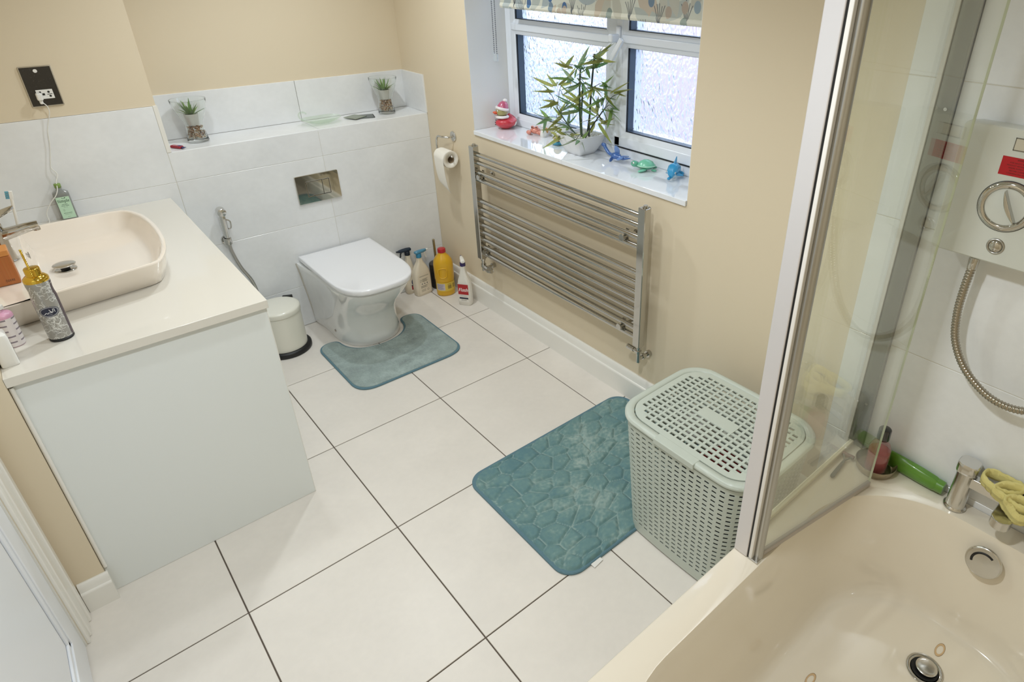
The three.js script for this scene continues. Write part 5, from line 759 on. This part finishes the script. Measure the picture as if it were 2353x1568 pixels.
{
  const t = thing('dolphin_toy', 'bright blue dolphin bath toy at the right end of the sill', 'toy', [0.172, SILL + 0.0003, 1.768], -1.3); t.scale.setScalar(1.3);
  const b = toyMat('#2f97c9'), rings = [];
  const path = [[0.006, 0.012, 0.034, 0.003], [0.002, 0.017, 0.029, 0.0085], [0, 0.026, 0.021, 0.0155], [0, 0.033, 0.008, 0.0195], [0, 0.034, -0.006, 0.0185], [0, 0.029, -0.019, 0.0145], [0, 0.020, -0.030, 0.009], [0, 0.011, -0.038, 0.0045], [0, 0.007, -0.042, 0.002]];
  path.forEach(([x, y, z, r], i) => { const a = path[Math.max(0, i - 1)], c = path[Math.min(path.length - 1, i + 1)], d = V(0, c[1] - a[1], c[2] - a[2]).normalize(), n = V(0, -d.z, d.y); rings.push(Array.from({ length: 22 }, (_, k) => { const q = k / 22 * 6.283; return [x + r * Math.cos(q), Math.max(0.0005, y + n.y * r * Math.sin(q)), z + n.z * r * Math.sin(q)]; })); });
  part('body', loft(rings, { crease: 1.3 }), b, t);
  part('belly', ball(0, 0.016, 0.006, 0.013, 0.0125, 0.022), toyMat('#cfe6ee'), t, 'white belly');
  part('snout', ball(0, 0.010, 0.036, 0.0055, 0.005, 0.010), b, t);
  const fin = (l, w) => loft([[0, w], [l * 0.5, w * 0.7], [l, w * 0.15]].map(([y, r], i) => [[-0.002 + 0.0006 * i, y, -r - i * 0.004], [0.002 - 0.0006 * i, y, -r - i * 0.004], [0.002 - 0.0006 * i, y, r - i * 0.006], [-0.002 + 0.0006 * i, y, r - i * 0.006]]));
  part('dorsal_fin', fin(0.022, 0.0095).translate(0, 0.049, -0.002), b, t);
  for (const s of [-1, 1]) { part('flipper', turned(fin(0.022, 0.008), 0.3, 0, -s * 2.1, s * 0.014, 0.020, 0.006), b, t); const e = part('eye', ball(s * 0.0135, 0.027, 0.022, 0.0036), toyMat('#f4f4f0'), t); part('pupil', ball(s * 0.0160, 0.0272, 0.0232, 0.0018), M.black, e); }
  part('tail_fluke', turned(ball(0, 0, 0, 0.016, 0.0025, 0.008), 0.9, 0, 0, 0, 0.007, -0.044), b, t);
}

// ================================================================ BATH AND SHOWER
const RIM = 0.4204;
{
  const b = thing('bathtub', 'cream white bathtub with wide rim and round tap end', 'bathtub', [0, 0, 0]);
  const OX = -0.7555, OZ = 3.2975, ohx = 0.7445, ohz = 0.4905;
  const outer = (k, y) => at(rrect(OX, OZ, ohx - k, ohz - k, 0.012, 14), y);
  const innerAt = (t, y) => { const L = (a, c) => a + (c - a) * t; const x1 = L(-0.095, -0.235), x0 = L(-1.40, -1.22), z0 = L(2.893, 3.06), z1 = L(3.687, 3.535), r = L(0.33, 0.19); return at(rrect((x0 + x1) / 2, (z0 + z1) / 2, (x1 - x0) / 2, (z1 - z0) / 2, r, 14), y); };
  const prof = [[-0.022, RIM], [-0.010, RIM - 0.0004], [-0.002, RIM - 0.003], [0.02, RIM - 0.010], [0.045, RIM - 0.028], [0.09, 0.375], [0.22, 0.29], [0.37, 0.195], [0.48, 0.125], [0.54, 0.098], [0.60, 0.083], [0.67, 0.0755], [0.78, 0.0722], [1.0, 0.0705]];
  part('tub', loft([outer(0.018, 0.385), outer(0.0005, 0.385), outer(0.0, 0.390), outer(0.0, RIM - 0.005), outer(0.0015, RIM - 0.0015), outer(0.005, RIM), ...prof.map(([t, y]) => innerAt(t, y)), at(rrect(-0.7275, 3.2975, 0.12, 0.06, 0.05, 14), 0.0685)], { capStart: false, crease: 0.85 }), M.acrylic, b);
  part('bath_panel', box(-1.492, -0.004, 0.0005, 0.386, 2.822, 2.834, 0.002), M.acrylic, b, 'plain white bath panel');
  part('end_panel', box(-1.492, -1.480, 0.0005, 0.386, 2.834, 3.785, 0.002), M.acrylic, b);
  part('waste_rim', lathe([[0.046, 0.0], [0.050, 0.001], [0.050, 0.003], [0.044, 0.004], [0.036, 0.001], [0.036, -0.004]], 40).translate(-0.357, 0.0705, 3.294), M.chrome, b);
  part('waste_hole', lathe([[0.037, 0.0012], [0.034, -0.0003], [0.0, -0.0003]], 32).translate(-0.357, 0.0715, 3.294), M.black, b);
  part('waste_plug', lathe([[0, 0.012], [0.02, 0.0115], [0.0285, 0.009], [0.030, 0.006], [0.027, 0.002], [0, 0.002]], 36).translate(-0.352, 0.072, 3.296), M.chromeDull, b, 'metal plug');
  const of = g => turned(g, 0, 0, Math.PI / 2 - 0.22, -0.121, 0.352, 3.2995);
  part('overflow_cover', [of(lathe([[0.0, 0.006], [0.038, 0.007], [0.046, 0.011], [0.0485, 0.017], [0.0475, 0.0215], [0.043, 0.0245], [0.0, 0.0255]], 44))], M.chromeDull, b, 'round metal overflow cover');
  part('overflow_slot', of(new THREE.TorusGeometry(0.030, 0.004, 8, 24, Math.PI * 0.8).rotateX(Math.PI / 2).rotateY(Math.PI * 0.6).translate(0, 0.0235, 0)), M.black, b);
  const stain = std({ color: '#d4b48a', roughness: 0.6 });
  const ring = (x, z, a, w) => new THREE.TorusGeometry(1, w, 5, 28).scale(a, a * 0.45, 0.0012).rotateX(-Math.PI / 2).translate(x, 0.0712, z);
  part('rust_stain', ring(-0.262, 3.300, 0.022, 0.24), stain, b, 'tan ring stain beside the drain');
  part('rust_stain', ring(-0.632, 3.085, 0.020, 0.24), stain, b, 'tan ring stain near the bath side');
}
{
  const s = thing('bath_screen', 'folding glass bath screen with white and chrome posts', 'shower screen', [0, 0, 0]);
  const TOP = 1.90;
  part('wall_profile', [box(-0.022, -0.0095, RIM + 0.002, TOP, 2.803, 2.852, 0.002), box(-0.026, -0.0095, RIM + 0.002, TOP, 2.846, 2.852, 0.001)], std({ color: '#8d8d86', roughness: 0.35, metalness: 0.8 }), s, 'grey aluminium wall channel');
  part('wall_profile_cover', box(-0.026, -0.0095, RIM + 0.002, TOP, 2.789, 2.8015, 0.002), M.whitePowder, s);
  part('profile_screw', [rod([-0.022, 0.60, 2.83], [-0.0245, 0.60, 2.83], 0.0045, 14), rod([-0.022, 1.56, 2.83], [-0.0245, 1.56, 2.83], 0.0045, 14)], M.chrome, s);
  part('fixed_pane', box(-0.668, -0.022, RIM + 0.018, TOP, 2.8125, 2.8185), M.glass, s, 'clear glass pane');
  part('bottom_rail', box(-0.664, -0.024, RIM + 0.0004, RIM + 0.018, 2.808, 2.8225, 0.003), phy({ color: '#e6dfc6', roughness: 0.45 }), s, 'cream bottom rail');
  part('post', box(-0.690, -0.664, RIM + 0.0008, TOP, 2.8095, 2.8515, 0.003), M.alu, s, 'pale aluminium post');
  part('post_gasket', box(-0.686, -0.668, RIM + 0.0008, TOP, 2.8495, 2.8565), M.black, s);
  part('hinge_strip', box(-0.6885, -0.666, RIM + 0.006, TOP, 2.8565, 2.8665, 0.002), M.whitePowder, s);
  part('hinge_tube', rod([-0.6655, RIM + 0.006, 2.874], [-0.6655, TOP, 2.874], 0.0125, 24), M.steelSatin, s);
  part('hinge_end_cap', [rod([-0.6655, RIM + 0.0006, 2.874], [-0.6655, RIM + 0.0065, 2.874], 0.0132, 24), box(-0.689, -0.6655, RIM + 0.0006, RIM + 0.006, 2.8565, 2.8868, 0.002)], M.chromeDull, s);
  const a = [-0.655, 2.876], e = [-0.173, 2.950], len = Math.hypot(e[0] - a[0], e[1] - a[1]), ang = -Math.atan2(e[1] - a[1], e[0] - a[0]);
  const sw = g => turned(g, 0, ang, 0, a[0], 0, a[1]);
  part('folding_pane', sw(box(0.002, len - 0.0012, RIM + 0.020, TOP - 0.01, -0.003, 0.003)), M.glass, s, 'clear folded glass pane');
  part('pane_edge', sw(box(len - 0.0012, len, RIM + 0.020, TOP - 0.01, -0.003, 0.003)), phy({ color: '#d9dfc4', roughness: 0.2 }), s, 'bright polished glass edge');
  part('bottom_seal', sw(box(0.004, len + 0.001, RIM + 0.004, RIM + 0.022, -0.006, 0.006, 0.002)), phy({ color: '#cfc7c0', roughness: 0.4, transmission: 0.35, thickness: 0 }), s, 'translucent bottom seal');
}
{
  const t = thing('bath_mixer_tap', 'chrome deck mounted bath mixer tap at the round end', 'tap', [-0.052, RIM + 0.0006, 3.168]);
  const pillar = z => [lathe([[0, 0], [0.032, 0], [0.0325, 0.004], [0.0285, 0.008], [0.0265, 0.012], [0.0258, 0.140], [0, 0.140]], 36).translate(0, 0, z)];
  const cap = z => [loft([[0.0275, 0.142], [0.029, 0.146], [0.029, 0.172], [0.0265, 0.176]].map(([r, y]) => at(rrect(0, z, r, r, r * 0.62, 8), y)), { crease: 0.6 })];
  part('pillar', pillar(0), M.chromeDull, t); part('control_cap', cap(0), M.chromeDull, t);
  part('pillar', pillar(0.252), M.chromeDull, t); part('control_cap', cap(0.252), M.chromeDull, t);
  part('crossbar', box(-0.016, 0.014, 0.098, 0.134, 0.0, 0.252, 0.004), M.chromeDull, t);
  const sh = new THREE.Shape(); sh.moveTo(0.012, -0.026); sh.lineTo(-0.070, -0.026); sh.absarc(-0.070, 0, 0.026, -Math.PI / 2, Math.PI / 2, true); sh.lineTo(0.012, 0.026); sh.closePath();
  part('spout', extrude(sh, 0.030, 0.002).rotateX(-Math.PI / 2).translate(0, 0.072, 0.128), M.chromeDull, t);
  part('diverter', [rod([0, 0.134, 0.150], [0, 0.150, 0.150], 0.012, 20), rod([0, 0.150, 0.150], [0, 0.160, 0.150], 0.008, 20)], M.black, t);
}
{
  const s = thing('shower_unit', 'silver white electric shower box with chrome dial on tiled wall', 'shower', [-0.0095, 1.218, 2.905]);
  const face = phy({ color: '#d3d5cd', roughness: 0.32, clearcoat: 0.3, clearcoatRoughness: 0.15 });
  const W = 0.29, Hh = 0.337, D = 0.0805;
  part('casing', loft([[0, 0.006, 0.006], [0.05, 0.0, 0.0], [0.073, 0.0, 0.0], [D - 0.002, 0.001, 0.001], [D, 0.004, 0.004]].map(([d, k]) => rrect(W / 2, Hh / 2, W / 2 - k, Hh / 2 - k, 0.012, 6).map(([u, v]) => [-d, v, u])), { crease: 0.5 }), face, s);
  const on = (g, z, y, d = 0) => turned(g, 0, 0, Math.PI / 2, -D - d, y, z);
  part('dial_ring', on(lathe([[0.045, 0], [0.046, 0.005], [0.050, 0.009], [0.058, 0.008], [0.0625, 0.003], [0.063, 0]], 56), 0.145, 0.151), M.chrome, s, 'chrome dial ring');
  part('dial_face', on(lathe([[0.0455, 0.0005], [0.0455, 0.004], [0, 0.0045]], 40), 0.145, 0.151), face, s);
  part('dial_groove', on(new THREE.TorusGeometry(0.0633, 0.0011, 6, 60).rotateX(Math.PI / 2).translate(0, 0.0008, 0), 0.145, 0.151), M.black, s);
  const bl = new THREE.Shape(); bl.moveTo(-0.042, 0.012); bl.quadraticCurveTo(0.0, -0.012, 0.044, 0.006); bl.quadraticCurveTo(0.0, 0.008, -0.042, 0.012);
  part('dial_lever', turned(extrude(bl, 0.022, 0.0015, 2).rotateX(Math.PI / 2), 0, 0, 0).rotateZ(Math.PI / 2).rotateX(-0.42).translate(-D - 0.024, 0.151, 0.150), M.chrome, s, 'chrome dial grip');
  const bz = 0.151, by = 0.047;
  part('power_button', [on(lathe([[0.0, 0.006], [0.010, 0.0055], [0.0145, 0.003], [0.0155, 0.0]], 32), bz, by)], M.chrome, s);
  part('button_ring', on(lathe([[0.0155, 0], [0.0165, 0.003], [0.0195, 0.003], [0.0215, 0.0]], 36), bz, by), M.steelSatin, s);
  const warn = canvasTex(768, 384, (x, w, h) => { x.fillStyle = '#b4111f'; x.fillRect(0, 0, w, h); x.fillStyle = '#4a060c'; x.textAlign = 'center'; x.font = 'bold 46px sans-serif'; x.fillText('WARNING', w / 2, 62); x.font = 'bold 38px sans-serif'; ['FOR SAFETY NEVER OPEN', 'PRODUCT WITHOUT TURNING', 'MAINS SUPPLY OFF FIRST', 'BEFORE CLEANING OR', 'COMMENCING ANY WORK'].forEach((l, i) => x.fillText(l, w / 2, 126 + i * 54)); });
  part('warning_label', new THREE.PlaneGeometry(0.092, 0.045).rotateY(-Math.PI / 2).translate(-D - 0.0006, 0.2485, 0.151), std({ map: warn, roughness: 0.4 }), s, 'red warning sticker');
  part('display_window', box(-D - 0.0012, -D, 0.288, 0.315, 0.122, 0.186, 0.0005), phy({ color: '#c9c2b0', roughness: 0.2, clearcoat: 0.6 }), s, 'small framed badge');
  part('badge_frame', [box(-D - 0.0016, -D, 0.2865, 0.2885, 0.1205, 0.1875), box(-D - 0.0016, -D, 0.3145, 0.3165, 0.1205, 0.1875), box(-D - 0.0016, -D, 0.2865, 0.3165, 0.1205, 0.1222)], std({ color: '#6d675a', roughness: 0.5 }), s);
  part('hose_nut', [lathe([[0, 0], [0.0135, 0], [0.0125, -0.006], [0.0135, -0.008], [0.012, -0.034], [0.0095, -0.037], [0, -0.037]], 28).translate(-0.0605, 0.0, 0.110)], M.chrome, s);
  const pth = new THREE.CatmullRomCurve3([[-0.0605, -0.03, 0.110], [-0.061, -0.10, 0.108], [-0.061, -0.175, 0.111], [-0.061, -0.255, 0.128], [-0.061, -0.33, 0.176], [-0.061, -0.382, 0.258], [-0.061, -0.378, 0.335], [-0.061, -0.30, 0.42], [-0.06, -0.05, 0.50], [-0.062, 0.35, 0.53], [-0.07, 0.62, 0.545]].map(p => V(...p)), false, 'centripetal');
  const N = 900, fr = pth.computeFrenetFrames(N, false), rings = []; for (let i = 0; i <= N; i++) { const p = pth.getPointAt(i / N), r = 0.0102 * (1 + 0.10 * Math.cos(i * Math.PI * 2 / 5)), n = fr.normals[i], bn = fr.binormals[i]; rings.push(Array.from({ length: 12 }, (_, k) => { const c = Math.cos(k / 12 * 6.28318), q = Math.sin(k / 12 * 6.28318); return [p.x + r * (c * n.x + q * bn.x), p.y + r * (c * n.y + q * bn.y), p.z + r * (c * n.z + q * bn.z)]; })); }
  part('hose', loft(rings, { crease: 0 }), std({ color: '#aba497', roughness: 0.25, metalness: 1 }), s, 'ribbed metal shower hose');
  const r = thing('shower_rail', 'chrome riser rail holding the shower handset out of view', 'shower rail', [-0.0095, 1.30, 3.47]);
  part('rail', rod([-0.05, 0, 0], [-0.05, 0.75, 0], 0.010, 18), M.chrome, r); part('rail_foot', rod([0, 0.01, 0], [-0.055, 0.01, 0], 0.012, 16), M.chrome, r); part('rail_foot', rod([0, 0.74, 0], [-0.055, 0.74, 0], 0.012, 16), M.chrome, r);
  part('handset', [rod([-0.075, 0.55, -0.02], [-0.12, 0.70, -0.02], 0.012, 16), turned(lathe([[0, 0], [0.045, 0], [0.047, 0.012], [0.02, 0.022], [0, 0.024]], 32), 0, 0, 0.9, -0.135, 0.70, -0.02)], M.chrome, r);
}
// --- things on the bath rim
{
  single('soap_bowl', lathe([[0, 0], [0.050, 0], [0.058, 0.004], [0.0645, 0.030], [0.0635, 0.0315], [0.062, 0.030], [0.056, 0.007], [0.048, 0.004], [0, 0.0035]], 44), std({ color: '#a89c86', roughness: 0.32, metalness: 1 }), 'shallow round metal bowl on the bath corner', 'bowl', [-0.080, RIM + 0.0006, 2.926]);
  const t = thing('mouthwash_bottle', 'small clear bottle of red liquid with black cap in metal bowl', 'bottle', [-0.086, RIM + 0.0046, 2.928]); t.scale.set(1.22, 1.32, 1.22);
  part('bottle', lathe([[0, 0], [0.025, 0], [0.028, 0.003], [0.0285, 0.05], [0.0275, 0.068], [0.021, 0.083], [0.0125, 0.090], [0.012, 0.098]], 40), phy({ color: '#f0d9da', roughness: 0.06, transmission: 0.85, thickness: 0, ior: 1.45 }), t);
  part('liquid', lathe([[0, 0.002], [0.0245, 0.002], [0.0268, 0.005], [0.0272, 0.05], [0.0266, 0.061], [0, 0.061]], 36), phy({ color: '#b01c22', roughness: 0.12, clearcoat: 0.6 }), t, 'red liquid');
  part('cap', lathe([[0, 0.096], [0.0158, 0.096], [0.0162, 0.1], [0.0158, 0.124], [0.013, 0.127], [0, 0.1275]], 32), M.blackGloss, t, 'black screw cap');
  const g = thing('shampoo_tube', 'translucent green plastic tube lying against the tiles', 'tube', [-0.0345, RIM + 0.0006, 2.930], 0);
  const gm = phy({ color: '#74ad3c', roughness: 0.3, transmission: 0.4, thickness: 0, clearcoat: 0.4 });
  part('tube', loft([[0, 0.002, 0.031, 0.032], [0.01, 0.007, 0.0315, 0.0325], [0.06, 0.016, 0.0305, 0.031], [0.12, 0.021, 0.028, 0.0285], [0.165, 0.021, 0.025, 0.0255], [0.172, 0.019, 0.022, 0.0255]].map(([z, a, h, c]) => Array.from({ length: 26 }, (_, k) => { const q = k / 26 * 6.28318; return [-a * Math.cos(q), c + h * Math.sin(q), z]; })), { crease: 0.9 }), gm, g);
  part('cap', rod([0, 0.0255, 0.172], [0, 0.0255, 0.194], 0.022, 28, 0.0205), gm, g, 'green cap');
  part('crimp', box(-0.0015, 0.0015, 0.002, 0.062, -0.010, 0.002), gm, g);
  const z = thing('razor', 'grey disposable razor lying on the bath rim', 'razor', [-0.158, RIM + 0.0006, 2.8475], 0.10);
  part('handle', loft([[-0.072, 0.0055, 0.0045], [-0.066, 0.0072, 0.006], [-0.03, 0.0068, 0.006], [0.01, 0.0055, 0.0048], [0.03, 0.0042, 0.0038]].map(([x, w, h]) => Array.from({ length: 16 }, (_, k) => { const q = k / 16 * 6.28318; return [x, 0.0065 + h * Math.sin(q), -w * Math.cos(q)]; })), { crease: 1.2 }), phy({ color: '#5e6460', roughness: 0.4, clearcoat: 0.3 }), z);
  part('neck', [tube([[0.028, 0.0065, 0], [0.044, 0.009, -0.008], [0.056, 0.010, -0.014]], 0.0026, 12, 8), tube([[0.028, 0.0065, 0], [0.044, 0.009, 0.008], [0.056, 0.010, 0.014]], 0.0026, 12, 8)], phy({ color: '#777d78', roughness: 0.35 }), z);
  part('blade_head', box(0.054, 0.066, 0.003, 0.014, -0.021, 0.021, 0.003), phy({ color: '#8a6c68', roughness: 0.35 }), z);
}
{
  const t = thing('scrub_glove', 'crumpled pale yellow exfoliating cloth draped over the bath tap', 'cloth', [-0.055, RIM + 0.134, 3.245]);
  const m = phy({ color: '#e0d48c', roughness: 0.9, sheen: 0.3, bumpMap: pileBump, bumpScale: 0.001 });
  const ribbon = (pts, w, th) => { const c = new THREE.CatmullRomCurve3(pts.map(p => V(...p)), true, 'centripetal'), N = 70, rings = []; for (let i = 0; i <= N; i++) { const p = c.getPointAt((i / N) % 1), tg = c.getTangentAt((i / N) % 1), side = V(0, 1, 0).cross(tg).normalize(), up = tg.clone().cross(side); const wob = 1 + 0.25 * noise(i * 0.35, w * 100, 1); rings.push(Array.from({ length: 14 }, (_, k) => { const q = k / 14 * 6.28318, a = th * Math.cos(q), b = w * wob * Math.sin(q); return [p.x + side.x * a + up.x * b, p.y + side.y * a + up.y * b, p.z + side.z * a + up.z * b]; })); } return loft(rings, { capStart: false, capEnd: false, crease: 1.5 }); };
  part('loop', ribbon([[-0.030, 0.016, 0.0], [-0.010, 0.020, -0.034], [0.022, 0.022, -0.030], [0.030, 0.022, 0.02], [0.024, 0.02, 0.07], [-0.005, 0.018, 0.06], [-0.026, 0.016, 0.035]], 0.018, 0.005), m, t);
  part('loop', ribbon([[-0.040, 0.010, 0.03], [-0.035, 0.016, 0.005], [-0.01, 0.028, 0.02], [0.008, 0.032, 0.07], [0.0, 0.026, 0.115], [-0.03, 0.012, 0.11], [-0.046, 0.004, 0.075]], 0.019, 0.006), m, t);
  part('hanging_fold', ribbon([[-0.052, -0.004, 0.055], [-0.046, 0.010, 0.040], [-0.026, 0.016, 0.06], [-0.022, 0.010, 0.10], [-0.044, -0.006, 0.11], [-0.06, -0.016, 0.085]], 0.020, 0.006), m, t);
}
scene.updateMatrixWorld(true);
renderer.render(scene, camera);
